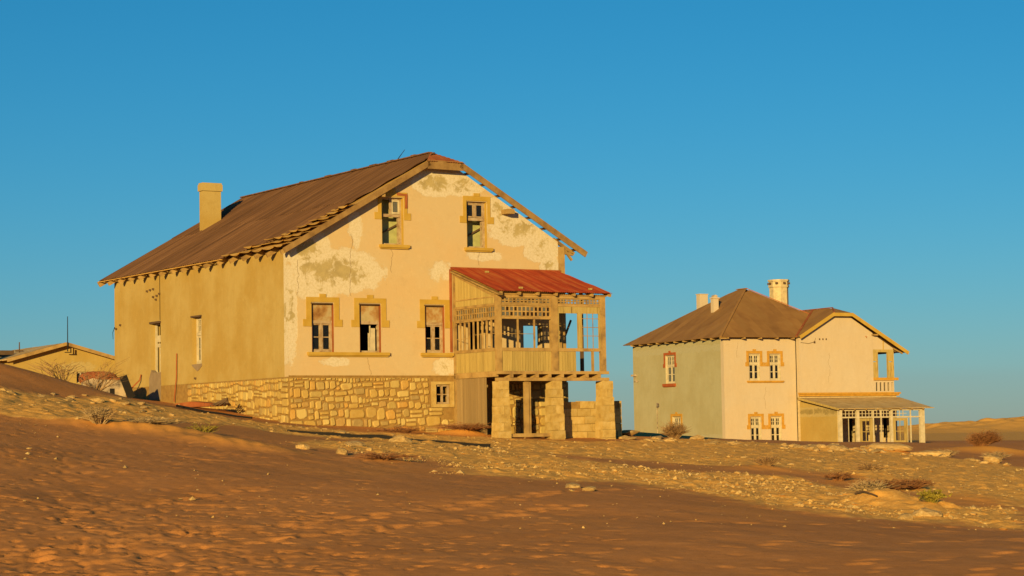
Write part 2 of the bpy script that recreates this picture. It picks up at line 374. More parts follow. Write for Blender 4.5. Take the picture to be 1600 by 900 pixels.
def sheets(parent, mat, O, ea, eb, poly, width, amp, waves, zo, cuts=(), name='roof_sheet', lift=0.0, skip=None, thick=0.0):
    """roof plane at O with unit axes ea (along eave) and eb (up the slope); convex poly of (a,b).
    One corrugated sheet per strip (and per course)."""
    O = Vector(O); ea = Vector(ea).normalized(); eb = Vector(eb).normalized(); n = ea.cross(eb)
    if n.z < 0: n = -n
    amin = min(p[0] for p in poly); amax = max(p[0] for p in poly)
    def rng(a):
        lo, hi = 1e9, -1e9
        for (a0, b0), (a1, b1) in zip(poly, poly[1:] + poly[:1]):
            if abs(a1 - a0) < 1e-9:
                if abs(a - a0) < 1e-6: lo = min(lo, b0, b1); hi = max(hi, b0, b1)
                continue
            t = (a - a0) / (a1 - a0)
            if -1e-9 <= t <= 1 + 1e-9: b = b0 + (b1 - b0) * t; lo = min(lo, b); hi = max(hi, b)
        return lo, hi
    k = 0; out = []
    nst = max(1, int(round((amax - amin) / width))); wd = (amax - amin) / nst
    for k in range(nst):
        s0 = amin + k * wd; s1 = s0 + wd + 0.03; s1 = min(s1, amax)
        bl = [-1e9] + list(cuts) + [1e9]
        for ci, (c0, c1) in enumerate(zip(bl, bl[1:])):
            if skip and skip(k, ci): continue
            mb = MB(FACE, zo); nv = max(2, waves * 4 + 1) if waves else 2; prev = None
            tl = R.uniform(-0.006, 0.006); dl = R.uniform(0, 0.012) + (0.012 if ci else 0) + lift
            jo = R.uniform(-0.05, 0.03) if ci == 0 else 0
            for i in range(nv):
                a = s0 + (s1 - s0) * i / (nv - 1); lo, hi = rng(a)
                b0 = max(lo, c0 - (0.1 if ci else 0)); b1 = min(hi, c1)
                if b1 - b0 < -0.001: prev = None; continue
                if ci == 0 and b0 == lo: b0 = b0 + jo
                hgt = dl + amp * math.sin(2 * math.pi * waves * (a - s0) / max(1e-6, wd)) + tl * (i / (nv - 1) - .5)
                P0 = O + ea * a + eb * b0 + n * hgt; P1 = O + ea * a + eb * b1 + n * hgt
                cur = [mb.p(*P0), mb.p(*P1)]
                if thick: cur += [mb.p(*(P0 - n * thick)), mb.p(*(P1 - n * thick))]
                if prev:
                    mb.f.append((prev[0], cur[0], cur[1], prev[1]))
                    if thick: mb.f += [(prev[2], prev[3], cur[3], cur[2]), (prev[0], prev[2], cur[2], cur[0]), (prev[1], cur[1], cur[3], prev[3])]
                prev = cur
            if mb.f: out.append(mb.build(name, mat, parent))
    return out

def house_root(name, loc, yaw, label, cat):
    o = bpy.data.objects.new(name, None); COL.objects.link(o); o.empty_display_size = 0.5
    o.location = loc; o.rotation_euler = (0, 0, RAD(yaw)); return tag(o, label, cat)

# ------------------------------------------------------------------ the ground
CTRL=[(-6.13,26.00,-1.57),(-8.96,38.00,-0.74),(-11.09,47.00,-0.10),(-13.68,58.00,0.73),(-15.57,66.00,1.57),(-17.22,73.00,2.68),(-16.37,75.00,2.40),(-5.30,26.00,-1.58),(-8.15,40.00,-0.80),(-10.18,50.00,-0.13),(-12.42,61.00,0.74),(-14.25,70.00,1.36),(-16.24,80.00,1.95),(-15.49,82.00,1.67),(-4.61,26.00,-1.59),(-7.62,43.00,-0.63),(-9.92,56.00,0.16),(-12.04,68.00,0.89),(-15.23,86.00,1.71),(-3.63,26.00,-1.61),(-6.12,44.00,-0.67),(-7.79,56.00,-0.04),(-9.73,70.00,0.57),(-2.70,26.00,-1.62),(-4.76,46.00,-0.73),(-5.99,58.00,-0.24),(-7.43,72.00,0.20),(-1.42,26.00,-1.64),(-2.33,43.00,-0.97),(-3.08,57.00,-0.53),(-3.83,71.00,-0.15),(-0.06,26.00,-1.67),(-0.06,40.00,-1.17),(-0.07,57.00,-0.75),(-0.08,70.00,-0.49),(0.70,26.00,-1.68),(1.05,38.00,-1.35),(1.54,55.00,-0.91),(1.97,70.00,-0.57),(1.84,26.00,-1.70),(2.72,38.00,-1.38),(3.95,55.00,-1.03),(5.19,72.00,-0.76),(6.50,90.00,-0.37),(2.98,26.00,-1.72),(4.50,39.00,-1.44),(6.48,56.00,-1.17),(8.70,75.00,-0.91),(11.15,96.00,-0.57),(3.74,26.00,-1.73),(5.20,36.00,-1.56),(7.83,54.00,-1.39),(11.04,76.00,-1.11),(13.81,95.00,-0.92),(18.91,130.00,-0.84),(4.88,26.00,-1.75),(6.78,36.00,-1.69),(9.25,49.00,-1.58),(13.24,70.00,-1.34),(17.41,92.00,-1.20),(19.88,105.00,-1.06),(24.63,130.00,-0.97),(6.02,26.00,-1.76),(7.89,34.00,-1.72),(10.93,47.00,-1.69),(13.97,60.00,-1.63),(19.81,85.00,-1.69),(24.49,105.00,-1.38),(30.34,130.00,-1.14),(-8.75,85.00,0.62),(-6.21,86.59,0.42),(-4.09,87.91,0.22),(-2.48,88.92,0.14),(-0.47,86.28,-0.08),(1.73,87.66,-0.16),(3.85,88.98,-0.20),(-0.27,90.30,0.02),(2.70,92.15,-0.08),(1.11,94.70,-0.08),(4.19,94.86,-0.08),(-10.37,87.60,0.90),(-11.93,90.09,1.22),(-13.73,92.97,1.47),(-16.33,97.13,1.87),(-18.40,100.43,2.12),(-20.41,103.66,2.32),(-4.43,101.85,0.62),(-8.43,95.81,0.82),(-21.68,98.15,2.22),(-7.48,109.38,0.42),(0.58,100.26,-0.18),(-32.00,100.00,2.20),(-28.00,116.00,2.60),(-18.00,122.00,2.90),(-30.00,160.00,2.60),(0.00,165.00,0.50),(22.00,118.00,-0.75),(18.00,165.00,-0.90),(34.00,165.00,-1.10),(45.00,165.00,-1.20),(45.00,150.00,-1.10),(-5.00,130.00,1.50)]

# ---- terrain heights: thin-plate surface through surveyed points, plus drifts and noise
CP = np.array(CTRL, float)
def _k(r2):
    return 0.5 * r2 * np.log(r2 + 1e-9)
def _feat(x, y):
    return np.array([x / 40.0, np.log(np.maximum(y, 5.0) / 60.0) * 1.3])
def _fit():
    P = _feat(CP[:, 0] * 60.0 / np.maximum(CP[:, 1], 20), CP[:, 1]).T
    n = len(P)
    D = ((P[:, None, :] - P[None]) ** 2).sum(-1)
    A = np.zeros((n + 3, n + 3))
    A[:n, :n] = _k(D) + np.eye(n) * 2e-4
    A[:n, n] = 1; A[:n, n + 1:] = P; A[n, :n] = 1; A[n + 1:, :n] = P.T
    b = np.concatenate([CP[:, 2], [0, 0, 0]])
    return P, np.linalg.solve(A, b)
_TP, _TW = _fit()
def tps(x, y):
    x = np.asarray(x, float); y = np.asarray(y, float)
    yc = np.clip(y, 22, 165)
    xs = x * 60.0 / np.maximum(yc, 20)
    xs = 15.5 * np.tanh(xs / 15.5 * 1.0) * 0 + np.clip(xs, -17, 17)
    f = _feat(xs, yc).reshape(2, -1).T
    out = np.empty(len(f))
    n = len(_TP)
    for i in range(0, len(f), 50000):
        q = f[i:i + 50000]
        D = ((q[:, None, :] - _TP[None]) ** 2).sum(-1)
        out[i:i + 50000] = _k(D) @ _TW[:n] + _TW[n] + q @ _TW[n + 1:]
    return out.reshape(x.shape)
_rs = np.random.RandomState(7)
_PERM = _rs.rand(256, 256)
def vnoise(x, y):
    x = np.asarray(x, float); y = np.asarray(y, float)
    xi = np.floor(x).astype(int); yi = np.floor(y).astype(int)
    fx = x - xi; fy = y - yi
    fx = fx * fx * (3 - 2 * fx); fy = fy * fy * (3 - 2 * fy)
    a = _PERM[xi & 255, yi & 255]; b = _PERM[(xi + 1) & 255, yi & 255]
    c = _PERM[xi & 255, (yi + 1) & 255]; d = _PERM[(xi + 1) & 255, (yi + 1) & 255]
    return (a * (1 - fx) + b * fx) * (1 - fy) + (c * (1 - fx) + d * fx) * fy - 0.5
def fbm(x, y, o=4):
    s = 0; a = 1.0
    for k in range(o):
        s = s + a * vnoise(x * 2 ** k + 17.3 * k, y * 2 ** k + 5.1 * k); a *= 0.5
    return s

GRAVEL_A = [(-13.17, 72.0), (-11.44, 77.4), (-7.92, 80.8), (-2.44, 84.2), (3.84, 87.9), (13.34, 106.8), (14.43, 95.4), (17.34, 94.5), (22, 86.3), (11.2, 43.8), (9.25, 49.0), (8.93, 57.0), (7.63, 58.5), (5.23, 60.4), (1.78, 63.6), (-0.88, 67.9), (-4.2, 70.2), (-7.15, 69.3), (-9.42, 67.8), (-11.64, 65.7)]
GRAVEL_B = [(-4.85, 67.8), (-2.55, 70.1), (-0.47, 67.0), (1.69, 60.3), (4.09, 56.9), (7.2, 55.2), (7.82, 50.9), (7.97, 45.8), (10.6, 43.8), (9.0, 35.6), (7.45, 37.8), (6.08, 38.9), (4.72, 40.9), (3.83, 44.4), (2.74, 48.0), (0.66, 49.7), (-1.14, 51.9), (-2.75, 57.1), (-5.96, 60.8)]
GRAVEL_C = [(-17.6, 66.0), (-14.88, 68.2), (-13.9, 71.4), (-12.45, 74.0), (-10.77, 67.5), (-10.74, 58.7), (-12.19, 58.2), (-15.0, 57.7)]
def in_poly(poly, x, y):
    r = np.zeros(np.shape(x), bool)
    for (x0, y0), (x1, y1) in zip(poly, poly[1:] + poly[:1]):
        c = ((y0 > y) != (y1 > y)) & (x < (x1 - x0) * (y - y0) / (y1 - y0 + 1e-12) + x0)
        r ^= c
    return r
def rocky(x, y):
    """0..1: how stony the surface is"""
    s = 0.0
    for k, (ox, oy) in enumerate(((0, 0), (.45, 0), (-.45, 0), (0, 1.4), (0, -1.4), (.3, .9), (-.3, -.9))):
        X = x + ox + 1.1 * fbm(x * .35 + 3, y * .16 + k * 0.1, 3); Y = y + oy + 3.2 * fbm(x * .3 + 40, y * .14, 3)
        s = s + (in_poly(GRAVEL_A, X, Y) | in_poly(GRAVEL_B, X, Y) | in_poly(GRAVEL_C, X, Y))
    return s / 7.0
def pebbly(x, y):
    """how thickly loose pebbles lie"""
    X = x + 1.6 * fbm(x * .4 + 8, y * .2, 3); Y = y + 4.0 * fbm(x * .35 + 20, y * .16, 3)
    return .10 * in_poly(GRAVEL_A, X, Y) + .85 * in_poly(GRAVEL_B, X, Y) + .10 * in_poly(GRAVEL_C, X, Y)
#   x, y, half-length, half-width, turn, height : wind-blown drifts of bright sand
DRIFTS = [(-10.0, 58.3, 3.2, 1.1, -10, .22), (-7.2, 55.6, 2.6, 1.0, -35, .16), (9.6, 57.6, 1.4, 3.8, -8, .22), (10.3, 48.5, 1.2, 3.4, 0, .2), (8.0, 42.6, 0.9, 1.8, 0, .16), (6.9, 60.0, 1.3, 1.6, 0, .16),
          (23.3, 106.6, 2.6, 2.2, 0, .3), (-3.3, 54.2, .7, .7, 0, .08), (-2.1, 86.9, 1.2, .7, 30, .28), (-4.3, 86.2, .8, .5, 30, .2), (7.2, 43.5, .75, 1.3, 0, .3), (16.2, 96.5, 1.6, 1.2, 0, .3), (13.0, 91.0, 1.5, 1.2, 0, .15), (6.0, 92.0, 1.8, 1.0, 0, .07)]
def drift(x, y):
    s = 0
    for X, Y, a, b, t, h in DRIFTS:
        c, q = math.cos(RAD(t)), math.sin(RAD(t)); u = ((x - X) * c + (y - Y) * q) / a; v = (-(x - X) * q + (y - Y) * c) / b
        s = s + h * np.exp(-(u * u + v * v) * 1.4)
    return s
def hill(x, y):
    k = np.clip((y - 520) / 50, 0, 1); f = np.clip((x / np.maximum(y, 1) - .155) / .09, -.2, 2.6)
    return k * k * (3 - 2 * k) * (2.9 * f * 1.0 + .35) + k * (1.6 * np.abs(fbm(x * .07, y * .05, 3)) + 1.0 * fbm(x * .2, y * .12, 3))
def height(x, y):
    x = np.asarray(x, float); y = np.asarray(y, float)
    h = tps(x, y) + drift(x, y) + hill(x, y)
    near = np.clip((175 - y) / 30, 0, 1)
    rk = rocky(x, y)
    h = h + near * (0.06 * fbm(x * .35, y * .22, 3) + 0.02 * fbm(x * 1.3 + 9, y * .8, 3)) + rk * near * (0.10 * np.abs(fbm(x * 1.5, y * 1.1, 3)) + .055 * fbm(x * 4.6, y * 3.0, 3))
    return h

def grid():
    ys = np.concatenate([np.linspace(-8, 22, 22)[:-1], 22 * np.exp(np.linspace(0, math.log(135 / 22.), 820))[:-1], 135 * np.exp(np.linspace(0, math.log(480 / 135.), 60))[:-1], np.linspace(480, 640, 130)[:-1], np.linspace(640, 800, 8)[:-1], 800 * np.exp(np.linspace(0, math.log(9000 / 800.), 24))])
    t = np.linspace(-.25, .25, 500); out = np.array([.27, .3, .36, .45, .6, .9, 1.5, 2.6, 4.5])
    t = np.concatenate([-out[::-1], t, out])
    Yg, T = np.meshgrid(ys, t, indexing='ij'); Xg = T * (Yg + 10)
    return ys, t, Xg, Yg
ys, ts, Xg, Yg = grid()
Zg = height(Xg, Yg)
RKg = rocky(Xg, Yg)
# wind ripples and wandering scour marks in the soft sand, then hollows left by feet
soft = (1 - RKg) * np.clip((100 - Yg) / 40, 0, 1)
wx = Xg + .5 * fbm(Xg * .5, Yg * .3, 3)
rip = np.sin((wx * 0.75 + Yg * 0.42) * 5.2 + 3.0 * fbm(Xg * .6 + 5, Yg * .35, 3))
pat = np.clip(fbm(Xg * .22 + 31, Yg * .11, 3) * 2.2 + .35, 0, 1)
Zg += soft * 0.005 * rip * pat
Zg += soft * np.clip(drift(Xg, Yg) * 5, 0, 1) * 0.014 * np.sin((wx * .9 + Yg * .35) * 13.0 + 2 * fbm(Xg * .8, Yg * .5, 2))
rough_ = np.clip(.75 - (Xg / np.maximum(Yg, 1)) * 3.0, .3, 1)
Zg += soft * rough_ * (0.008 * fbm(Xg * 1.6, Yg * 1.0, 3) + 0.003 * fbm(Xg * 4.5, Yg * 3.5, 2) + 0.0075 * fbm(Xg * 11.0, Yg * 7.0, 2))
tramp = np.clip(.9 - (Xg / np.maximum(Yg, 1) + .12) * 5.0, .06, 1) * np.clip((62 - Yg) / 12, 0, 1)
Zg -= soft * tramp * 0.028 * np.clip(.16 - np.abs(fbm(Xg * 1.5 + 2 * fbm(Xg * .4, Yg * .3, 2), Yg * .85, 3)), 0, 1) / .16 * np.clip(fbm(Xg * .9 + 70, Yg * .5, 2) * 3 + .3, 0, 1)
rf = random.Random(5)
dents = []
def trail(x0, y0, x1, y1, step=.42, side=.13, amp=1.0):
    L = math.hypot(x1 - x0, y1 - y0); n = int(L / step); ux, uy = (x1 - x0) / L, (y1 - y0) / L
    for i in range(n):
        s = side if i % 2 else -side; w_ = .25 * math.sin(i * .21 + x0)
        dents.append((x0 + ux * i * step - uy * (s + w_) + rf.gauss(0, .06), y0 + uy * i * step + ux * (s + w_) + rf.gauss(0, .06), rf.uniform(.15, .24) * amp, rf.uniform(.022, .042) * amp, math.atan2(uy, ux)))
for a in ((-6.2, 28, -1.9, 37), (-1.9, 37, 3.6, 47.5), (-5.4, 27, -2.2, 33.5), (-2.2, 33.5, 1.6, 40), (-7.2, 33, -4.6, 41)):
    trail(*a)
for a in ((3.4, 31, 9.0, 34.5), (4.2, 28, 8.5, 31), (2.6, 36, 7.5, 37), (5.2, 26.5, 8.2, 29), (-9, 40, -5.5, 57)):
    trail(*a, .6, .2, .7)
for i in range(3600):
    y = 26 * math.exp(rf.random() * math.log(62 / 26.)); x = min(rf.uniform(-.26, .06), rf.uniform(-.26, .06)) * y
    if rf.random() < .25 + .9 * max(0, float(fbm(np.array(x * .25), np.array(y * .14), 3)) + .25):
        dents.append((x, y, rf.uniform(.035, .09), rf.uniform(.012, .036), rf.uniform(0, 3.14)))
for i in range(140):
    y = 26 * math.exp(rf.random() * math.log(50 / 26.)); x = rf.uniform(.0, .25) * y
    dents.append((x, y, rf.uniform(.08, .15), rf.uniform(.006, .016), rf.uniform(0, 3.14)))
for (x, y, r, d, an) in dents:
    i0, i1 = np.searchsorted(ys, (y - 4 * r, y + 4 * r)); t0, t1 = (x - 4 * r) / (y + 10), (x + 4 * r) / (y + 10)
    j0, j1 = np.searchsorted(ts, (t0, t1))
    if i1 <= i0 or j1 <= j0: continue
    X = Xg[i0:i1, j0:j1] - x; Y = Yg[i0:i1, j0:j1] - y
    c, q = math.cos(an), math.sin(an); u = (X * c + Y * q) / (r * 1.5); v = (-X * q + Y * c) / (r * .8)
    e = u * u + v * v
    Zg[i0:i1, j0:j1] += (-d * np.exp(-e * e * e * .8) + d * .12 * np.exp(-(np.sqrt(e) - 1.4) ** 2 * 8)) * (1 - RKg[i0:i1, j0:j1])

nr, nc = Xg.shape
gv = np.stack([Xg, Yg, Zg], -1).reshape(-1, 3)
idx = np.arange(nr * nc).reshape(nr, nc)
gf = np.stack([idx[:-1, :-1], idx[:-1, 1:], idx[1:, 1:], idx[1:, :-1]], -1).reshape(-1, 4)
gme = bpy.data.meshes.new('ground')
gme.vertices.add(len(gv)); gme.vertices.foreach_set('co', gv.ravel())
gme.loops.add(gf.size); gme.loops.foreach_set('vertex_index', gf.ravel().astype(np.int32))
gme.polygons.add(len(gf)); gme.polygons.foreach_set('loop_start', np.arange(0, gf.size, 4, dtype=np.int32)); gme.polygons.foreach_set('loop_total', np.full(len(gf), 4, np.int32))
gme.polygons.foreach_set('use_smooth', np.ones(len(gf), bool))
gme.update()
def vattr(name, a):
    at = gme.attributes.new(name, 'FLOAT', 'POINT'); at.data.foreach_set('value', np.ascontiguousarray(a, np.float32).ravel())
vattr('stony', np.clip(RKg + np.clip((Yg - 170) / 60, 0, .85), 0, 1))
vattr('bright_sand', np.clip(drift(Xg, Yg) * 5.5 + np.clip(fbm(Xg * .3, Yg * .1, 3) * .5 - .15, 0, .2), 0, 1))
def ground_mat():
    m = bpy.data.materials.new('desert_ground'); nt, bs = nodes_of(m); v = objco(nt)
    def at(n):
        a = nt.nodes.new('ShaderNodeAttribute'); a.attribute_name = n; return a.outputs['Fac']
    st, br = at('stony'), at('bright_sand')
    f = noise_n(nt, 0.35, 6, v); g = noise_n(nt, 6.0, 6, v, .65); h = noise_n(nt, 45.0, 3, v)
    sand = ramp(nt, f, [(0.3, (0.58, 0.25, 0.068)), (0.7, (0.68, 0.30, 0.085))])
    sand = mixc(nt, ramp(nt, h, [(0.35, (0, 0, 0)), (0.7, (.5, .5, .5))]), sand, (0.40, 0.165, 0.045))
    mid = noise_n(nt, 5.0, 6, v, .7)
    sand = mixc(nt, ramp(nt, mid, [(.38, (0, 0, 0)), (.66, (.55, .55, .55))]), sand, (0.46, 0.19, 0.05))
    sand = mixc(nt, ramp(nt, noise_n(nt, 1.1, 5, v, .65), [(.5, (0, 0, 0)), (.75, (.5, .5, .5))]), sand, (0.64, 0.30, 0.095))
    sand = mixc(nt, br, sand, (0.74, 0.34, 0.065))
    grav = ramp(nt, g, [(0.3, (0.72, 0.36, 0.075)), (0.5, (0.84, 0.45, 0.095)), (0.68, (0.90, 0.56, 0.16))])
    grav = mixc(nt, ramp(nt, noise_n(nt, 16, 5, v, .7), [(.42, (0, 0, 0)), (.62, (1, 1, 1))]), grav, (0.70, 0.35, 0.075))
    k = math_n(nt, 'ADD', st, math_n(nt, 'MULTIPLY', math_n(nt, 'SUBTRACT', noise_n(nt, 1.6, 6, v, .7), .5), .9))
    col = mixc(nt, ramp(nt, k, [(.35, (0, 0, 0)), (.7, (1, 1, 1))]), sand, grav)
    nt.links.new(col, bs.inputs['Base Color']); bs.inputs['Roughness'].default_value = 1.0; bs.inputs['Specular IOR Level'].default_value = 0.05
    hb = math_n(nt, 'ADD', math_n(nt, 'MULTIPLY', h, .25), math_n(nt, 'MULTIPLY', math_n(nt, 'MULTIPLY', g, st), .7))
    hb = math_n(nt, 'ADD', hb, math_n(nt, 'MULTIPLY', noise_n(nt, 3.2, 5, v, .6), .4))
    bump(nt, bs, hb, .55, .05); return m
ground = link('ground', gme, None, ground_mat()); tag(ground, 'dark brown desert sand and pale gravel rising toward the houses', None, None, 'structure')
def zat(x, y):
    return float(height(np.array([x]), np.array([y]))[0])

# ------------------------------------------------------------------ windows
def surround(parent, mp, zo, a0, a1, z0, z1, key, d=-0.028, bw=.2, drop=.75, ear=.13, earh=.28, join=None):
    """painted plaster band round the top of an opening, with ears and a keystone"""
    mb = MB(mp, zo); e = 0.0
    mb.box(a0 - bw, a1 + bw, d, 0.003, z1 + .03, z1 + .22)
    mb.box(a0 - bw, a0 - .02, d, 0.003, z1 - drop, z1 + .03); mb.box(a1 + .02, a1 + bw, d, 0.003, z1 - drop, z1 + .03)
    mb.box(a0 - bw - ear, a0 - .02, d - .004, 0.003, z1 - drop - earh, z1 - drop); mb.box(a1 + .02, a1 + bw + ear, d - .004, 0.003, z1 - drop - earh, z1 - drop)
    m = (a0 + a1) / 2; mb.box(m - .14, m + .14, d - .012, 0.003, z1 + .22, z1 + .35)
    return mb.build('window_surround', M[key], parent)

def sash(parent, mp, zo, a0, a1, d, z0, z1, cols, rows, key, glass='glass_dark', bar=.03, fr=.05, th=.045, missing=(), name='casement'):
    """one glazed leaf: frame with glazing bars, and its panes"""
    mb = MB(mp, zo)
    mb.box(a0, a0 + fr, d, d + th, z0, z1); mb.box(a1 - fr, a1, d, d + th, z0, z1)
    mb.box(a0 + fr, a1 - fr, d, d + th, z0, z0 + fr); mb.box(a0 + fr, a1 - fr, d, d + th, z1 - fr, z1)
    ia0, ia1, iz0, iz1 = a0 + fr, a1 - fr, z0 + fr, z1 - fr
    for i in range(1, cols): c = ia0 + (ia1 - ia0) * i / cols; mb.box(c - bar / 2, c + bar / 2, d + .006, d + th - .006, iz0, iz1)
    for j in range(1, rows): c = iz0 + (iz1 - iz0) * j / rows; mb.box(ia0, ia1, d + .004, d + th - .004, c - bar / 2, c + bar / 2)
    o = mb.build(name, M[key], parent)
    return o

def panes(parent, mp, zo, a0, a1, d, z0, z1, cols, rows, key, missing=()):
    for i in range(cols):
        for j in range(rows):
            if (i, j) in missing: continue
            w_ = (a1 - a0) / cols; h_ = (z1 - z0) / rows
            piece('pane', key, mp, zo, a0 + i * w_ + .012, a0 + (i + 1) * w_ - .012, d, d + .006, z0 + j * h_ + .012, z0 + (j + 1) * h_ - .012, parent)

def frame(parent, mp, zo, a0, a1, z0, z1, d, key, fr=.07, th=.09, mull=None, trans=None):
    mb = MB(mp, zo)
    mb.box(a0, a0 + fr, d, d + th, z0, z1); mb.box(a1 - fr, a1, d, d + th, z0, z1)
    mb.box(a0 + fr, a1 - fr, d, d + th, z1 - fr, z1); mb.box(a0 + fr, a1 - fr, d, d + th, z0, z0 + fr)
    if trans: mb.box(a0 + fr, a1 - fr, d - .015, d + th - .01, trans - .06, trans + .06)
    if mull:
        m = (a0 + a1) / 2
        for q0, q1 in mull: mb.box(m - .035, m + .035, d + .004, d + th - .004, q0, q1)
    return mb.build('window', M[key], parent)

def sill(parent, mp, zo, a0, a1, z, key, h=.12, out=.14):
    mb = MB(mp, zo); mb.box(a0, a1, -out, .005, z - h, z); mb.box(a0 + .04, a1 - .04, -out * .6, .004, z - h - .05, z - h); return mb.build('window_sill', M[key], parent)

def lining(parent, mp, zo, a0, a1, z0, z1, depth, key):
    mb = MB(mp, zo); mb.box(a1 - .012, a1 + .004, .002, depth, z0, z1 - .001); mb.box(a0 - .004, a0 + .012, .002, depth, z0, z1 - .001)
    return mb.build('window_reveal', M[key], parent)

# ------------------------------------------------------------------ the large house
H1 = house_root('abandoned_house', (-8.752, 85.0, 2.4228 - Z1), 32, 'large derelict two storey house with peeling cream gable wall and stone base', 'house')
W1, L1, EZ = 12.65, 18.2, 5.05
PK = math.tan(RAD(29.8)); RU = 6.9
def rz(u): return 9.17 - PK * abs(u - RU)            # top of the roof boards
gable = [(0, 5.04), (6.12, 8.6), (7.68, 8.6), (12.65, 5.70)]
UPW = [(4.19, 5.19, 5.32, 7.24), (8.17, 9.14, 5.32, 7.24)]
LOW = [(1.0, 1.97, .97, 2.92), (3.13, 4.09, .97, 2.92), (6.13, 7.04, .97, 2.92)]
DOORS = [(8.15, 9.0, .1, 2.3), (10.85, 11.8, .1, 2.15)]
fw = wall(MB(FACE, Z1), gable, 0.0, UPW + LOW + DOORS, 0.0, .42).build('front_wall', M['pink'], H1, 'cream front gable wall with peeled patches')
lw = wall(MB(LEFT, Z1), [(.425, EZ), (L1 - .4, EZ)], 0.0, [(8.36, 9.35, .82, 2.83), (12.78, 13.86, .55, 2.80)], 0.0, .42).build('side_wall', M['ochre'], H1, 'bare ochre side wall')
mb = MB(LEFT, Z1); wall(mb, [(.425, 5.4), (L1 - .4, 5.4)], -2.9, [(.9, 3.3, .1, 2.5)], W1 - .42, W1); mb.build('side_wall', M['ochre'], H1)
mb = MB(FACE, Z1); wall(mb, gable, -2.9, [], L1 - .395, L1); mb.build('rear_wall', M['ochre'], H1)
mb = MB(FACE, Z1)
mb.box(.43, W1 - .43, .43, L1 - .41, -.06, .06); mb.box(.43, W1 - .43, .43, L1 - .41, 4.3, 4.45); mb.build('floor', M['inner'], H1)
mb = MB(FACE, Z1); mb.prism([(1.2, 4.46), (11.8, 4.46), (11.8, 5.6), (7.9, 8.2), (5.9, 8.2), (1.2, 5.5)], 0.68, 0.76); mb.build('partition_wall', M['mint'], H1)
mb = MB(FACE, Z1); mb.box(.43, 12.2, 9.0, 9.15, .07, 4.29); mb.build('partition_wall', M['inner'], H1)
for q0, q1 in (((4.3, .6, 5.75), (6.0, .62, 6.6)), ((8.4, .6, 5.8), (10.0, .62, 6.6))):
    mb = MB(FACE, Z1); mb.beam(q0, q1, .06, .06); mb.build('attic_timber', M['darkwood'], H1)

# stone base
CW = (6.57, 7.23, -1.11, -.32)
sb = wall(MB(FACE, Z1), [(0.0, -.004), (W1 + .3, -.004)], -3.2, [CW], -.02, .44).build('stone_base', M['mortar'], H1)
stones(sb, FACE, Z1, -.03, 7.42, -.0, -2.55, -.02, [(6.34, 7.42, -1.25, -.16)], .17, .31, seed=4)
stones(sb, FACE, Z1, 9.3, W1 + .3, -.25, -2.6, -.02, [], .24, .4, seed=9)
sl_ = MB(LEFT, Z1); sl_.box(.445, L1, -.02, .41, -3.2, -.004); slo = sl_.build('stone_base', M['mortar'], H1)
stones(slo, LEFT, Z1, .02, 9.8, -.0, -2.0, -.02, [], .2, .34, seed=12)
mb = MB(FACE, Z1); mb.box(6.36, 6.568, -.075, .0, -1.24, -.2); mb.box(7.232, 7.42, -.075, .0, -1.24, -.2); mb.box(6.568, 7.232, -.075, .0, -.318, -.2); mb.box(6.568, 7.232, -.075, .0, -1.24, -1.112); mb.build('cellar_window_surround', M['block'], H1)
mb = MB(FACE, Z1); mb.box(-.03, 7.43, -.045, -.0, .0, .05); mb.build('plinth_ledge', M['mortar'], H1)

# windows of the front wall
for k, (a0, a1, z0, z1) in enumerate(UPW):
    w_ = frame(H1, FACE, Z1, a0 + .005, a1 - .005, z0 + .004, z1 - .004, .16, 'frame', trans=6.52)
    m = (a0 + a1) / 2
    mb = MB(FACE, Z1); mb.box(m - .035, m + .035, .165, .245, 6.58, z1 - .08); mb.build('mullion', M['frame'], w_)
    if k == 0:
        sash(w_, FACE, Z1, m + .04, a1 - .08, .18, 6.6, z1 - .08, 1, 1, 'white_frame', fr=.07); panes(w_, FACE, Z1, m + .11, a1 - .15, .2, 6.67, z1 - .15, 1, 1, 'glass')
    else:
        for b0, b1 in ((a0 + .08, m - .04), (m + .04, a1 - .08)):
            sash(w_, FACE, Z1, b0, b1, .18, 6.6, z1 - .08, 1, 1, 'frame', fr=.05); panes(w_, FACE, Z1, b0 + .05, b1 - .05, .2, 6.65, z1 - .13, 1, 1, 'glass_dark')
    mb = MB(FACE, Z1)                                     # leaf hanging open into the room
    mb.beam((a1 - .1, .22, z0 + .1), (a1 - .1, .22, 6.45), .05, .05); mb.beam((a1 - .13, .3, z0 + .1), (a1 - .13, .3, 6.45), .03, .03)
    mb.beam((a1 - .1, .22, z0 + .1), (a1 - .13, .3, z0 + .1), .03, .03); mb.beam((a1 - .1, .22, 6.42), (a1 - .13, .3, 6.42), .03, .03); mb.build('open_casement', M['frame'], w_)
    sill(w_, FACE, Z1, a0 - .14, a1 + .22, z0, 'ochre_paint')
    lining(w_, FACE, Z1, a0, a1, z0, z1, .16, 'ochre_paint')
    surround(w_, FACE, Z1, a0, a1, z0, z1, 'ochre_paint', bw=.17, drop=.62, ear=.16)
    if k == 0:
        mb = MB(FACE, Z1); mb.box(a1 - .3, a1 + .19, -.036, -.026, z1 + .08, z1 + .2, .012); mb.box(a1 + .06, a1 + .18, -.035, -.025, z1 - .42, z1 + .08, .012); mb.build('bare_brick_patch', M['rust'], w_)
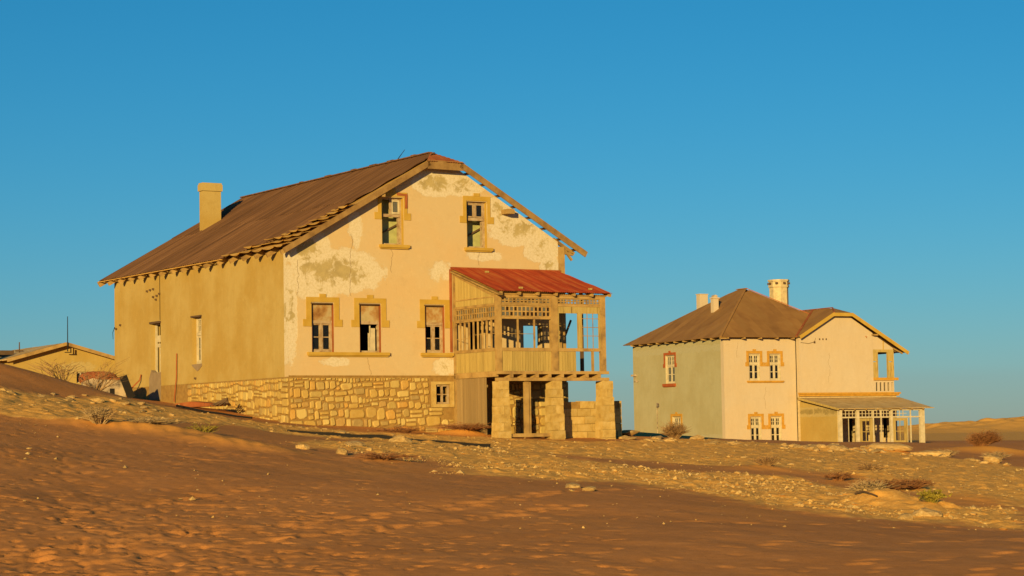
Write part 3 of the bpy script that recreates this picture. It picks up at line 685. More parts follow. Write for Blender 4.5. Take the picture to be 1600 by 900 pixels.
for k, (a0, a1, z0, z1) in enumerate(LOW):
    w_ = frame(H1, FACE, Z1, a0 + .005, a1 - .005, z0 + .004, z1 - .004, .14, 'frame', mull=[(z0 + .07, 2.14)] if k != 1 else None, trans=2.16)
    m = (a0 + a1) / 2
    mb = MB(FACE, Z1); mb.box(a0 + .02, a1 - .03, .125, .15, 2.22, z1 - .06, .006); mb.build('boarded_panel', M['rustboard'], w_)
    mb = MB(FACE, Z1); mb.box(a0 - .05, a1 - .06, -.03, .1, z1 - .05, z1 - .01); mb.build('lintel_strip', M['darkwood'], w_)
    if k != 1:
        for b0, b1 in ((a0 + .075, m - .036), (m + .036, a1 - .075)):
            s_ = sash(w_, FACE, Z1, b0, b1, .16, z0 + .075, 2.095, 1, 2, 'frame', fr=.05, bar=.035)
            panes(w_, FACE, Z1, b0 + .05, b1 - .05, .19, z0 + .125, 2.05, 1, 2, 'glass_dark', missing=((0, 1),) if k else ())
    else:
        mb = MB(FACE, Z1)
        mb.prism([(m + .03, z0 + .08), (a1 - .16, z0 + .08), (a1 - .16, 1.95), (m + .12, 1.95), (m + .12, 1.62), (m + .03, 1.62)], .2, .23)
        mb.box(m + .0, m + .055, .18, .22, z0 + .08, 1.75); mb.box(m + .06, m + .1, .18, .22, 1.6, 2.05); mb.build('broken_shutter', M['white_frame'], w_)
    lining(w_, FACE, Z1, a0, a1, z0, z1 - .06, .14, 'rust')
    surround(w_, FACE, Z1, a0, a1, z0, z1, 'ochre_paint', bw=.24, drop=.66, ear=.14)
    if k == 1: sill(w_, FACE, Z1, .78, 4.42, .965, 'ochre_paint', h=.12)
    if k == 2: sill(w_, FACE, Z1, 5.9, 7.4, .965, 'ochre_paint', h=.12)
w_ = frame(H1, FACE, Z1, CW[0] + .004, CW[1] - .004, CW[2] + .004, CW[3] - .004, .03, 'frame', mull=[(CW[2] + .07, CW[3] - .07)])
m = (CW[0] + CW[1]) / 2
mb = MB(FACE, Z1); mb.box(CW[0] + .07, m - .035, .04, .08, -.74, -.7); mb.box(m + .035, CW[1] - .07, .04, .08, -.74, -.7); mb.build('glazing_bar', M['frame'], w_)
mb = MB(FACE, Z1); mb.box(6.3, 7.5, .6, .7, -1.6, -.1); mb.build('cellar_partition', M['inner'], H1)

# windows of the side wall
a0, a1, z0, z1 = 8.36, 9.35, .82, 2.83
w_ = frame(H1, LEFT, Z1, a0 + .004, a1 - .004, z0 + .004, z1 - .004, .2, 'white_frame', trans=2.1, mull=[(z0 + .07, 2.04), (2.16, z1 - .07)])
sash(w_, LEFT, Z1, a0 + .08, 8.82, .22, 2.17, z1 - .08, 2, 2, 'white_frame'); sash(w_, LEFT, Z1, 8.89, a1 - .08, .22, 2.17, z1 - .08, 2, 2, 'white_frame')
sash(w_, LEFT, Z1, a0 + .08, 8.82, .22, z0 + .08, 2.03, 1, 2, 'white_frame', fr=.09); sash(w_, LEFT, Z1, 8.89, a1 - .08, .22, z0 + .08, 2.03, 1, 2, 'white_frame', fr=.09)
panes(w_, LEFT, Z1, 8.89, a1 - .08, .25, z0 + .08, 2.03, 1, 2, 'glass'); panes(w_, LEFT, Z1, a0 + .08, 8.82, .25, 2.17, z1 - .08, 1, 2, 'glass')
mb = MB(LEFT, Z1); mb.box(a0 - .04, a1 + .06, -.05, .1, z1 - .02, z1 + .05); mb.build('lintel', M['darkwood'], w_)
mb = MB(LEFT, Z1); mb.prism([(a0 - .05, .82), (a1 + .05, .8), (a1 - .1, .7), (8.8, .5), (a0 + .2, .58), (a0 - .04, .72)], -.02, .1); mb.build('broken_sill', M['concrete'], w_)
a0, a1, z0, z1 = 12.78, 13.86, .55, 2.80
w_ = frame(H1, LEFT, Z1, a0 + .004, a1 - .004, z0 + .004, z1 - .004, .2, 'white_frame', mull=[(z0 + .07, 1.8)])
mb = MB(LEFT, Z1); mb.box(a0 + .1, a1 - .3, .17, .2, 1.95, 2.25, .01); mb.box(a0 + .1, a1 - .35, .16, .2, 1.72, 1.88, .01); mb.build('loose_board', M['white_frame'], w_)
sash(w_, LEFT, Z1, a0 + .08, 13.28, .24, z0 + .08, 1.7, 1, 2, 'white_frame', fr=.08); panes(w_, LEFT, Z1, a0 + .1, 13.2, .27, z0 + .1, 1.7, 1, 2, 'glass')
mb = MB(LEFT, Z1); mb.box(a0 - .06, a1 + .08, -.06, .12, z1 - .03, z1 + .06); mb.build('lintel', M['darkwood'], w_)
mb = MB(LEFT, Z1); mb.prism([(12.72, -.6), (14.05, -.6), (14.05, .35), (13.8, .72), (13.6, .6), (12.74, .6)], -.025, .15); mb.build('concrete_patch', M['concrete'], H1, 'grey cement patch below the far side window')
mb = MB(LEFT, Z1); mb.tube([(10.9, -.05, 1.35), (10.92, -.06, .3), (10.98, -.1, -.3), (11.05, -.12, -.75)], .025, .025, 5); mb.build('rusty_drainpipe', M['rust'], H1)
mb = MB(LEFT, Z1)
for v, z in ((14.2, 4.25), (13.85, 4.28), (13.5, 4.3), (13.5, 3.95), (13.1, 3.98), (13.2, 3.82), (12.8, 4.05), (8.95, .2), (17.4, 2.9), (17.9, 2.75)): mb.box(v - .035, v + .035, -.09, .0, z - .03, z + .05)
mb.build('wall_insulator', M['darkwood'], H1)
mb = MB(LEFT, Z1); mb.tube([(12.82, -.015, 4.9), (12.8, -.015, 2.9)], .012, .012, 4); mb.tube([(18.1, -.03, 2.85), (18.3, -.05, 2.6), (18.25, -.05, 2.3)], .015, .01, 4); mb.build('hanging_wire', M['dark'], H1)

# roof
cp, sp = math.cos(RAD(29.8)), math.sin(RAD(29.8))
eL = (-.42, 0, rz(-.42)); slope = (RU + .42) / cp
sheets(H1, M['roof'], (eL[0], 0, eL[2] + .05), (0, 1, 0), (cp, 0, sp), [(19.1, 0), (5.3, 0), (2.2, 1.1), (1.2, 2.4), (.4, 4.2), (-.05, 7.6), (.3, slope), (19.1, slope)], .78, .028, 4, Z1, cuts=(4.3,))
eR = (13.75, 0, rz(13.75)); slR = (13.75 - RU) / cp
sheets(H1, M['roof'], (eR[0], 0, eR[2] + .05), (0, 1, 0), (-cp, 0, sp), [(19.1, 0), (1.15, 0), (1.15, slR - .3), (.95, slR), (19.1, slR)], .78, .014, 7, Z1, cuts=(4.3,))
dk = MB(FACE, Z1); n_ = Vector((-sp, 0, cp))                        # boarded deck under the left slope (rear part) 
def onl(b, v, h=0.0): P = Vector(eL) + Vector((cp, 0, sp)) * b + n_ * h; return (P.x, v, P.z)
def onr(b, v, h=0.0): P = Vector(eR) + Vector((-cp, 0, sp)) * b + Vector((sp, 0, cp)) * h; return (P.x, v, P.z)
for (v0, v1, h) in ((-.40, 18.9, -.02),):
    q = [onl(0.25, v0, h), onl(slope - .05, v0 + 1.2, h), onl(slope - .05, v1, h), onl(0.25, v1, h)]
    dk.quad(onl(0.25, v0, h), onl(7.4, v0, h), onl(slope - .05, .6, h), onl(slope - .05, v1, h)); dk.quad(onl(.25, v0, h), onl(slope - .05, v1, h), onl(.25, v1, h))
    dk.quad(onr(0.1, 1.15, h), onr(slR - .05, 1.15, h), onr(slR - .05, v1, h), onr(.1, v1, h))
dk.build('roof_underlay', M['roofwood'], H1)
# bared boards and battens at the torn corner
rr = random.Random(21)
row = 0; b = .02
while b < 3.4:
    vmax = float(np.interp(b, [0, 1.1, 2.4, 4.2], [5.5, 2.45, 1.4, .6]))
    v = -.46
    while v < vmax - .02:
        ln = min(rr.uniform(.7, 1.15), vmax - v)
        if ln < .2: break
        mb = MB(FACE, Z1); nn = 6; ti = rr.uniform(.1, .4); sag = rr.uniform(.03, .09); wdt = .5
        bow = rr.uniform(-.06, .1); up = rr.uniform(0.03, .07)
        G = []
        for i in range(nn + 1):
            t = i / nn; s_ = math.sin(math.pi * t)
            lo = onl(b + bow * s_, v + ln * t, up + ti * .2 + sag * (1 - s_)); hi = onl(b + wdt, v + ln * t, .012 + .01 * s_)
            lo2 = onl(b + bow * s_ + .01, v + ln * t, up + ti * .2 + sag * (1 - s_) - .03)
            G.append((mb.p(*lo), mb.p(*hi), mb.p(*lo2)))
        for A, B in zip(G, G[1:]): mb.f += [(A[0], B[0], B[1], A[1]), (A[2], A[0], B[0], B[2])]
        mb.build('roof_board', M['roofwood'], H1)
        v += ln + rr.uniform(.0, .03)
    b += .47; row += 1
# rafters showing at the left eave
k = 0; v = -.2
while v < 19:
    mb = MB(FACE, Z1); mb.beam(onl(-.06 + rr.uniform(-.05, .04), v, -.13), onl(.9, v, -.13), .11, .17, (0, 1, 0)); mb.build('rafter_tail', M['wood_h'], H1)
    v += 1.2
mb = MB(FACE, Z1); mb.beam(onl(.02, 5.4, .0), onl(.02, 19.1, .0), .03, .1, (0, 1, 0)); mb.build('eave_board', M['roofwood'], H1)
for v in (-.5, 19.12):
    mb = MB(FACE, Z1)
    q = lambda f, b0, b1: mb.beam(f(b0, v, -.08), f(b1, v, -.08), .05, .25, (0, 1, 0))
    mb.beam(onl(-.05, v, -.07), onl(7.55, v, -.07), .05, .21, (0, 1, 0)); q(onr, -.05, 7.02)
    mb.beam((RU - .82, v, rz(RU - .82) - .09), (RU + .84, v, rz(RU + .84) - .09), .05, .36, (0, 1, 0)); mb.build('barge_board', M['verge'], H1)
b = .35
while b < 7.0:                                                       # battens bridging the open verge on the right slope
    mb = MB(FACE, Z1); mb.beam(onr(b, -.47, -.05), onr(b, 2.2, -.05), .08, .09, (0, 0, 1)); mb.build('batten', M['darkwood'], H1); b += .86
for vv in (.1,):
    mb = MB(FACE, Z1); mb.beam((12.7, vv, 5.3), (13.45, vv, 5.2), .1, .12); mb.beam((12.85, vv, 5.6), (13.4, vv, 4.95), .09, .09); mb.beam(onr(.2, .1, -.14), onr(1.4, .1, -.14), .1, .14, (0, 1, 0)); mb.build('eave_bracket', M['wood_h'], H1)
mb = MB(FACE, Z1); mb.box(9.85, 10.2, -.5, .0, 6.75, 6.95); mb.build('purlin_end', M['wood_h'], H1)
mb = MB(FACE, Z1); mb.beam((4.05, -.46, 7.27), (4.05, .0, 7.27), .14, .14); mb.build('purlin_end', M['wood_h'], H1)
mb = MB(FACE, Z1); mb.box(12.655, 12.98, .0, .36, -.2, 5.5); mb.build('corner_post', M['wood_h'], H1)
mb = MB(FACE, Z1); mb.box(12.7, 13.05, .02, .42, -3.2, -.22); mb.build('stone_pier', M['block'], H1)
# half hip over the front gable
he = .95; hz = rz(RU - .82) + .04
sheets(H1, M['rust'], (RU - .9, -.56, hz), (1, 0, 0), (0, 1.25, 9.17 + .12 - hz), [(0, 0), (1.8, 0), (.9, math.hypot(1.25, 9.29 - hz))], .45, .01, 4, Z1, name='hip_sheet')
mb = MB(FACE, Z1); mb.beam((RU, .7, 9.28), (RU, 19.1, 9.28), .2, .05); 
for v in (1.9, 3.8, 5.3, 5.5, 7.2, 9.6, 12.4): mb.box(RU - .09, RU + .09, v, v + .25 + .3 * rr.random(), 9.29, 9.34)
mb.build('ridge_cap', M['roof'], H1)
mb = MB(FACE, Z1); mb.tube([(RU - .05, 3.6, 9.2), (RU + .35, 3.5, 9.75)], .025, .012, 4); mb.build('bent_rod', M['dark'], H1)
mb = MB(FACE, Z1); mb.box(3.45, 4.36, 15.9, 16.3, 6.6, 9.12); mb.box(3.39, 4.42, 15.84, 16.36, 9.12, 9.42); mb.box(3.42, 4.39, 15.87, 16.33, 9.42, 9.5); mb.build('chimney', M['ochre'], H1)

# ---- timber veranda on masonry piers
VF = -3.4; VU0, VU1 = 7.45, 12.68
def SIDE(a, d, z): return (VU0 + d, a, z)               # side of the veranda: a along v, d inwards
mb = MB(FACE, Z1)
mb.box(VU0 + .01, VU1, VF + .12, -.01, -.0, .06)
for u in np.linspace(8.1, 12.3, 8): mb.box(u - .06, u + .06, VF - .06, -.01, -.14, -.002)
mb.box(VU0, VU1 + .1, VF - .03, VF + .118, -.0, .12); mb.box(VU0 - .02, VU1 + .12, VF - .02, VF + .16, -.27, -.142)
mb.box(VU0, VU0 + .12, VF + .12, -.012, -.1, .12)
deck = mb.build('veranda_floor', M['wood_h'], H1)
mb = MB(FACE, Z1); mb.box(VU0 - .03, VU1 + .06, VF - .02, VF + .15, 3.16, 3.24); vf = mb.build('veranda_frame', M['wood_h'], H1)
def vpart(name, *b):
    mb = MB(FACE, Z1); mb.box(*b); return mb.build(name, M['wood_h'], vf)
for u0, u1 in ((VU0, VU0 + .24), (10.03, 10.36), (12.44, VU1)): vpart('post', u0, u1, VF, VF + .16, .122, 3.158)
vpart('post', VU0, VU0 + .1, -.14, -.004, -2.2, 4.2); vpart('post', 12.52, VU1, -.14, -.004, .122, 4.2)
for z0, z1 in ((.92, 1.05), (2.73, 2.82), (3.06, 3.155)):
    vpart('rail', VU0 + .241, 10.029, VF + .01, VF + .13, z0, z1); vpart('rail', 10.361, 12.439, VF + .012, VF + .13, z0, z1)
    vpart('rail', VU0 + .012, VU0 + .13, VF + .161, -.141, z0, z1 if z1 < 3 else z0 + .05)
vpart('rail', VU0 + .241, 10.029, VF + .012, VF + .11, 2.2, 2.28); vpart('rail', VU0 + .014, VU0 + .11, VF + .161, -.141, 2.17, 2.25)
mb = MB(FACE, Z1); mb.box(10.37, 12.43, VF + .03, VF + .07, 2.46, 2.725); mb.box(10.372, 10.42, VF + .02, VF + .1, 1.055, 2.46); mb.box(12.37, 12.435, VF + .02, VF + .1, 1.055, 2.46); mb.box(11.34, 11.53, VF + .02, VF + .1, 1.055, 2.46); mb.build('window_casing', M['plank_y'], vf)
mb = MB(FACE, Z1)
for k in range(1, 3): u = 11.53 + .84 * k / 3; mb.box(u - .012, u + .012, VF + .05, VF + .075, 1.055, 2.46)
for k in range(1, 4): z = 1.055 + 1.4 * k / 4 + .15; mb.box(11.53, 12.37, VF + .046, VF + .07, z - .012, z + .012)
mb.build('glazing_bar', M['wood_h'], vf)
mb = MB(FACE, Z1)
for k in (1, 2): u = VU0 + .24 + 2.34 * k / 3; mb.box(u - .03, u + .03, VF + .03, VF + .09, 1.052, 2.2)
for u0 in (7.75, 8.5): mb.box(u0, u0 + .72, VF + .05, VF + .07, 1.6, 1.62)
mb.build('mullion', M['wood_h'], vf)
mb = MB(SIDE, Z1)
for k in range(1, 9): v = -.14 - 3.1 * k / 9; mb.box(v - .028, v + .028, .03, .09, 1.052, 2.17)
mb.box(-1.1, -.2, .05, .07, 1.5, 1.52); mb.box(-3.2, -1.5, .05, .07, 1.62, 1.64); mb.build('mullion', M['wood_h'], vf)
def lattice(mp, a0, a1, d, z0, z1, n, seed):
    rq = random.Random(seed); mb = MB(mp, Z1); g = .05
    for k in range(n + 1): a = a0 + (a1 - a0) * k / n; mb.box(a - g / 2, a + g / 2, d, d + .05, z0, z1)
    for z in (z0 + .02, (z0 + z1) / 2, z1 - .02): mb.box(a0, a1, d + .004, d + .046, z - g / 2, z + g / 2)
    o = mb.build('lattice_window', M['wood_h'], vf)
    w_ = (a1 - a0) / n; h_ = (z1 - z0) / 2
    for i in range(n):
        for j in range(2):
            if rq.random() < .55: piece('pane', 'glass', mp, Z1, a0 + i * w_ + .025, a0 + (i + 1) * w_ - .025, d + .02, d + .026, z0 + j * h_ + .03, z0 + (j + 1) * h_ - .03, vf)
lattice(FACE, VU0 + .26, 10.02, VF + .04, 2.82, 3.06, 13, 1); lattice(FACE, 10.38, 12.42, VF + .04, 2.82, 3.06, 13, 2)
lattice(FACE, VU0 + .26, 10.02, VF + .04, 2.285, 2.725, 12, 3); lattice(SIDE, -3.22, -.16, .04, 2.255, 2.725, 17, 4)
a = VU0 + .25
while a < 11.2:
    wd = R.uniform(.1, .15); piece('plank', 'plank_y', FACE, Z1, a, min(a + wd - .012, 11.23), VF + .04, VF + .062 + R.uniform(0, .014), .125, .915, vf, R.uniform(-.006, .006)); a += wd
mb = MB(FACE, Z1); mb.box(12.0, 12.1, VF + .03, VF + .1, .122, .92); mb.build('rail_post', M['wood_h'], vf)
v = VF + .17
while v < -.15:
    wd = R.uniform(.11, .16); piece('plank', 'plank_y', SIDE, Z1, v, min(v + wd - .012, -.145), .03, .052 + R.uniform(0, .014), .125, .915, vf); 
    top = 3.2 + (v + .5 * wd - VF) / -VF * 1.1
    piece('plank', 'plank_y', SIDE, Z1, v, min(v + wd - .012, -.145), .03, .052 + R.uniform(0, .014), 2.825, top - .06, vf); v += wd
mb = MB(SIDE, Z1); mb.beam((VF - .38, -.03, 3.14), (-.01, -.03, 4.30), .06, .2, (1, 0, 0)); mb.beam((VF + .15, .07, 3.1), (-.1, .07, 4.15), .1, .1, (1, 0, 0)); mb.build('veranda_barge_board', M['wood_h'], vf)
v = -.1                                                              # plank screen under the veranda floor
sc = MB(SIDE, Z1); sc.box(-2.45, -.14, .08, .13, -.5, -.4); sco = sc.build('plank_screen', M['wood'], H1)
sc = MB(SIDE, Z1); sc.box(-2.45, -.14, .08, .13, -2.1, -2.0); sc.build('ledger', M['wood'], sco)
v = -2.45
while v < -.16:
    wd = R.uniform(.13, .19); piece('plank', 'wood', SIDE, Z1, v, min(v + wd - .012, -.145), .045, .07 + R.uniform(0, .016), -2.62 + R.uniform(-.05, .05), -.105, sco, R.uniform(-.008, .008)); v += wd
# red lean-to roof
vy = -VF + .3; vz = 4.42 - 3.24; vl = math.hypot(vy, vz)
vr = MB(FACE, Z1); vr.quad((VU0 - .06, -VF * -1 - .2, 3.26), (12.86, VF - .2, 3.26), (12.86, -.002, 4.36), (VU0 - .06, -.002, 4.36)); vro = vr.build('veranda_roof', M['roofwood'], H1)
sheets(vro, M['redroof'], (VU0 - .1, VF - .3, 3.28), (1, 0, 0), (0, vy, vz), [(0, 0), (5.5, 0), (5.28, vl), (0, vl)], .76, .016, 8, Z1)
for k in range(7):
    u = VU0 + .1 + k * .87; mb = MB(FACE, Z1); mb.beam((u, VF - .24, 3.2), (u, -.02, 4.3), .1, .12, (1, 0, 0)); mb.build('rafter', M['wood_h'], vro)
mb = MB(FACE, Z1)
for u, t in ((8.6, .8), (8.6, .1), (12.0, .12)): mb.box(u, u + .16, VF - .3 + vy * t, VF - .22 + vy * t, 3.3 + vz * t, 3.34 + vz * (t + .03))
mb.build('loose_scrap', M['plank_y'], vro)
mb = MB(FACE, Z1); mb.box(VU0 - .1, 12.75, -.03, -.003, 4.36, 4.5); mb.box(VU0 - .16, VU0 - .06, -.04, -.003, 1.0, 4.4); mb.build('flashing', M['rust'], vro)
# masonry piers, course by course
for pi, (u0, u1) in enumerate(((7.5, 7.95), (10.0, 10.5), (12.46, 12.96))):
    core = MB(FACE, Z1); core.box(u0 + .05, u1 - .05, VF - .0, VF + .42, -3.2, -.275); po = core.build('masonry_pier', M['mortar'], H1)
    nz = 8; rq = random.Random(pi)
    for k in range(nz):
        z1_ = -.276 - k * .33; z0_ = z1_ - .327; t = .08 * k / nz + rq.uniform(-.012, .012)
        if k % 2: sp_ = rq.uniform(.35, .65); cells = [(0, sp_), (sp_, 1)]
        else: cells = [(0, 1)]
        for c0, c1 in cells:
            A0, A1 = u0 - t, u1 + t
            mb = MB(FACE, Z1); mb.box(A0 + (A1 - A0) * c0 + .004, A0 + (A1 - A0) * c1 - .004, VF - .04 - t * .6 + rq.uniform(-.01, .01), VF + .47 + t * .4, z0_, z1_, .009); mb.build('block', M['block'], po)
mb = MB(FACE, Z1); mb.box(8.78, 8.98, VF + .1, VF + .22, -2.4, -.275); mb.box(8.985, 9.1, VF + .15, VF + .22, -2.4, -.275); mb.build('prop_post', M['wood_h'], H1)
mb = MB(FACE, Z1); mb.box(8.06, 10.0, VF + .05, VF + .25, -2.5, -2.36); mb.build('threshold_beam', M['wood_h'], H1)
# braces and posts at the open right end
mb = MB(FACE, Z1); mb.beam((12.7, .1, 1.1), (13.3, .1, 2.4), .07, .07); mb.build('brace', M['darkwood'], vf)
mb = MB(FACE, Z1); mb.box(12.54, 12.66, -1.8, -1.68, .062, 3.7); mb.build('post', M['darkwood'], vf)

# ------------------------------------------------------------------ the smaller house
H2 = house_root('restored_house', (15.473, 160.0, 2.562 - Z2), 27, 'smaller restored two storey house with pale pink front and hipped brown roof', 'house')
UW2 = [(2.2, 3.16, 1.2, 3.16), (4.02, 4.98, 1.2, 3.16)]
LW2 = [(2.22, 3.16, -3.5, -1.49), (4.0, 4.96, -3.5, -1.49)]
SL = [(6.95, 8.3, 1.2, 3.34), (6.2, 7.45, -3.3, -1.36)]
e2 = 4.32
wall(MB(FACE, Z2), [(0, e2), (6.36, e2)], -4.4, UW2 + LW2, 0, .4).build('front_wall', M['white_pink'], H2)
wall(MB(LEFT, Z2), [(.402, e2), (13.25, e2)], -4.4, SL, 0, .4).build('side_wall', M['sage'], H2, 'grey green side wall')
mb = MB(FACE, Z2); mb.box(.4, 12.4, 12.85, 13.25, -4.4, e2); mb.box(12.4, 12.8, .4, 13.25, -4.4, e2 - .6); mb.build('rear_wall', M['sage'], H2)
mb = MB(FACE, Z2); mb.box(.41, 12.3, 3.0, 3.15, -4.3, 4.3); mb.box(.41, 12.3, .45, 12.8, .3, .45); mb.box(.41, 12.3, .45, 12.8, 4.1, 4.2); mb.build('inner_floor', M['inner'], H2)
# gabled wing
WV = -.5
wg = [(6.36, 4.36), (9.3, 6.02), (10.92, 6.02), (13.1, 4.75)]
WD = [(9.55, 10.1, -4.0, -1.7), (10.65, 11.3, -4.0, -1.7), (12.6, 13.15, -4.0, -1.7), (13.9, 14.5, -3.2, -1.7)]
wall(MB(FACE, Z2), wg, .0, [], WV, WV + .4).build('wing_wall', M['white_pink'], H2)
wall(MB(FACE, Z2), [(6.36, 0), (15.2, 0)], -4.4, WD, WV + .02, WV + .4).build('wing_wall', M['cream_in'], H2)
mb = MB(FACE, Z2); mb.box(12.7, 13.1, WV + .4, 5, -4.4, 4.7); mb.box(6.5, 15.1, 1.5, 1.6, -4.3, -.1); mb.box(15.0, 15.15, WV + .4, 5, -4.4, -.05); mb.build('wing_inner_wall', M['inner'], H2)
mb = MB(FACE, Z2); mb.box(6.2, 15.35, WV - .16, WV - .002, -.02, .12); mb.box(6.16, 15.45, WV - .24, WV - .002, .12, .25); mb.box(13.1, 15.3, WV, 3.2, -.02, .25); mb.build('cornice', M['orange_paint'], H2)
# balcony at the end of the wing
mb = MB(FACE, Z2); mb.box(13.1, 15.0, WV + .0, WV + .12, .25, .34); mb.box(13.1, 15.0, WV, WV + .12, 1.0, 1.15)
for k in range(6): u = 13.1 + k * .365; mb.box(u, min(u + .2, 15.0), WV + .002, WV + .118, .34, 1.0)
mb.box(14.9, 15.0, WV + .12, 3.2, .25, 1.15); bal = mb.build('balcony_parapet', M['white_pink'], H2)
mb = MB(FACE, Z2); mb.box(13.08, 15.35, WV - .12, WV + .2, 1.15, 1.36); mb.build('balcony_rail', M['orange_paint'], bal)
mb = MB(FACE, Z2)
for u0, u1 in ((13.12, 13.5), (14.5, 15.0)):
    mb.box(u0, u1, WV + .02, WV + .1, 2.6, 3.3); mb.box(u0 + .02, u1 - .02, WV + .03, WV + .09, 1.36, 2.55)
mb.box(13.1, 15.02, WV, WV + .12, 3.3, 3.5); mb.box(13.42, 13.54, WV - .02, WV + .13, 1.36, 3.3); mb.box(14.44, 14.56, WV - .02, WV + .13, 1.36, 3.3); mb.box(14.9, 15.03, WV - .02, WV + .13, 1.36, 3.3); mb.build('balcony_post', M['plank_y'], H2)
mb = MB(FACE, Z2); mb.prism([(13.1, 3.5), (15.0, 3.5), (15.0, 3.62), (13.1, 4.72)], WV + .03, WV + .1); mb.build('balcony_gable_panel', M['white_pink'], H2)
mb = MB(FACE, Z2); mb.box(14.05, 14.12, WV - .0, WV + .03, 3.5, 4.15); mb.build('panel_batten', M['ochre_paint'], H2)
mb = MB(FACE, Z2); mb.box(13.1, 15.0, 2.6, 2.7, 3.05, 3.4); mb.build('rear_header', M['darkwood'], H2)
# roofs
t2 = .623; c2 = 1 / math.hypot(1, t2); s2 = t2 * c2; EV = .55
apu = 6.0; az = 4.38 + t2 * (apu + EV)
W2 = 2 * apu + 2 * EV; rl = 1.3
sheets(H2, M['roof2'], (-EV, -EV, 4.38), (1, 0, 0), (0, c2, s2), [(0, 0), (6.8, 0), (10.1, 3.0 / c2), (W2 / 2, W2 / 2 / c2)], .85, 0, 0, Z2, thick=.03)
sheets(H2, M['roof2'], (-EV, -EV, 4.38), (0, 1, 0), (c2, 0, s2), [(0, 0), (W2 / 2, W2 / 2 / c2), (W2 / 2 + rl, W2 / 2 / c2), (W2 + rl, 0)], .85, 0, 0, Z2, thick=.03)
sheets(H2, M['roof2'], (W2 - EV, -EV, 4.38), (0, 1, 0), (-c2, 0, s2), [(0, 0), (W2 / 2, W2 / 2 / c2), (W2 / 2 + rl, W2 / 2 / c2), (W2 + rl, 0)], .85, 0, 0, Z2, thick=.03)
sheets(H2, M['roof2'], (-EV, W2 + rl - EV, 4.38), (1, 0, 0), (0, -c2, s2), [(0, 0), (W2, 0), (W2 / 2, W2 / 2 / c2)], .85, 0, 0, Z2, thick=.03)
mb = MB(FACE, Z2)
mb.beam((-EV, -EV, 4.41), (apu, apu, az + .03), .16, .05); mb.beam((apu, apu, az + .03), (apu, apu + rl, az + .03), .16, .05); mb.build('hip_cap', M['roof2'], H2)
mb = MB(FACE, Z2); mb.beam((apu, apu, az + .05), (W2 - EV, -EV, 4.45), .12, .05); mb.build('hip_cap', M['rust'], H2)
for k in range(11):
    v = -.4 + k * 1.3; mb = MB(FACE, Z2); mb.box(-.55, .0, v - .06, v + .06, 4.24, 4.36); mb.build('rafter_tail', M['wood_h'], H2)
for k in range(5):
    u = .1 + k * 1.45; mb = MB(FACE, Z2); mb.box(u - .06, u + .06, -.55, .0, 4.25, 4.36); mb.build('rafter_tail', M['wood_h'], H2)
# wing roof: ridge along v, half hip in front
wr = 10.1; wz = 6.62; tw = .565; cw = 1 / math.hypot(1, tw); sw = tw * cw; ev0 = 6.15; ev1 = 16.1; WO = WV - .45
zl = wz - tw * (wr - ev0)
sheets(H2, M['roof2'], (ev0, WO, zl + .06), (0, 1, 0), (cw, 0, sw), [(0, 0), (0, 3.15 / cw), (1.35, (wr - ev0) / cw), (7.6, (wr - ev0) / cw), (1.0, 0)], .9, 0, 0, Z2, thick=.03)
zr = wz - tw * (ev1 - wr)
sheets(H2, M['roof2'], (ev1, WO, zr + .06), (0, 1, 0), (-cw, 0, sw), [(0, 0), (0, (ev1 - wr - .8) / cw), (1.35, (ev1 - wr) / cw), (7.0, (ev1 - wr) / cw), (7.0, 0)], .9, 0, 0, Z2, thick=.03)
hz2 = wz - tw * .8 + .06
sheets(H2, M['roof2'], (wr - .8, WO, hz2), (1, 0, 0), (0, 1.35, wz + .06 - hz2), [(0, 0), (1.6, 0), (.8, math.hypot(1.35, wz + .06 - hz2))], .8, 0, 0, Z2, thick=.03)
mb = MB(FACE, Z2)
mb.beam((ev0, WO - .02, zl - .02), (wr - .85, WO - .02, wz - tw * .85 - .02), .05, .26, (0, 1, 0)); mb.beam((wr - .9, WO - .025, wz - tw * .9 - .0), (wr + .9, WO - .025, wz - tw * .9 - .0), .05, .26, (0, 1, 0)); mb.beam((wr + .85, WO - .02, wz - tw * .85 - .02), (ev1, WO - .02, zr - .02), .05, .26, (0, 1, 0)); mb.build('barge_board', M['ochre_paint'], H2)
mb = MB(FACE, Z2); mb.beam((wr, WO + 1.35, wz + .1), (wr, 6, wz + .1), .14, .05); mb.beam((wr - .8, WO, hz2 + .04), (wr, WO + 1.35, wz + .1), .12, .05); mb.beam((ev0 - .05, -EV, 4.47), (wr, 2.95, wz + .1), .16, .06); mb.build('valley_flashing', M['rust'], H2)
mb = MB(FACE, Z2); mb.beam((15.0, WV + .05, 3.6), (15.9, WV + .05, 3.2), .1, .1); mb.beam((15.0, WV + .3, 3.45), (15.9, WV + .3, 3.35), .1, .1); mb.box(13.0, 13.35, WV - .4, WV, 4.55, 4.66); mb.build('eave_bracket', M['wood_h'], H2)
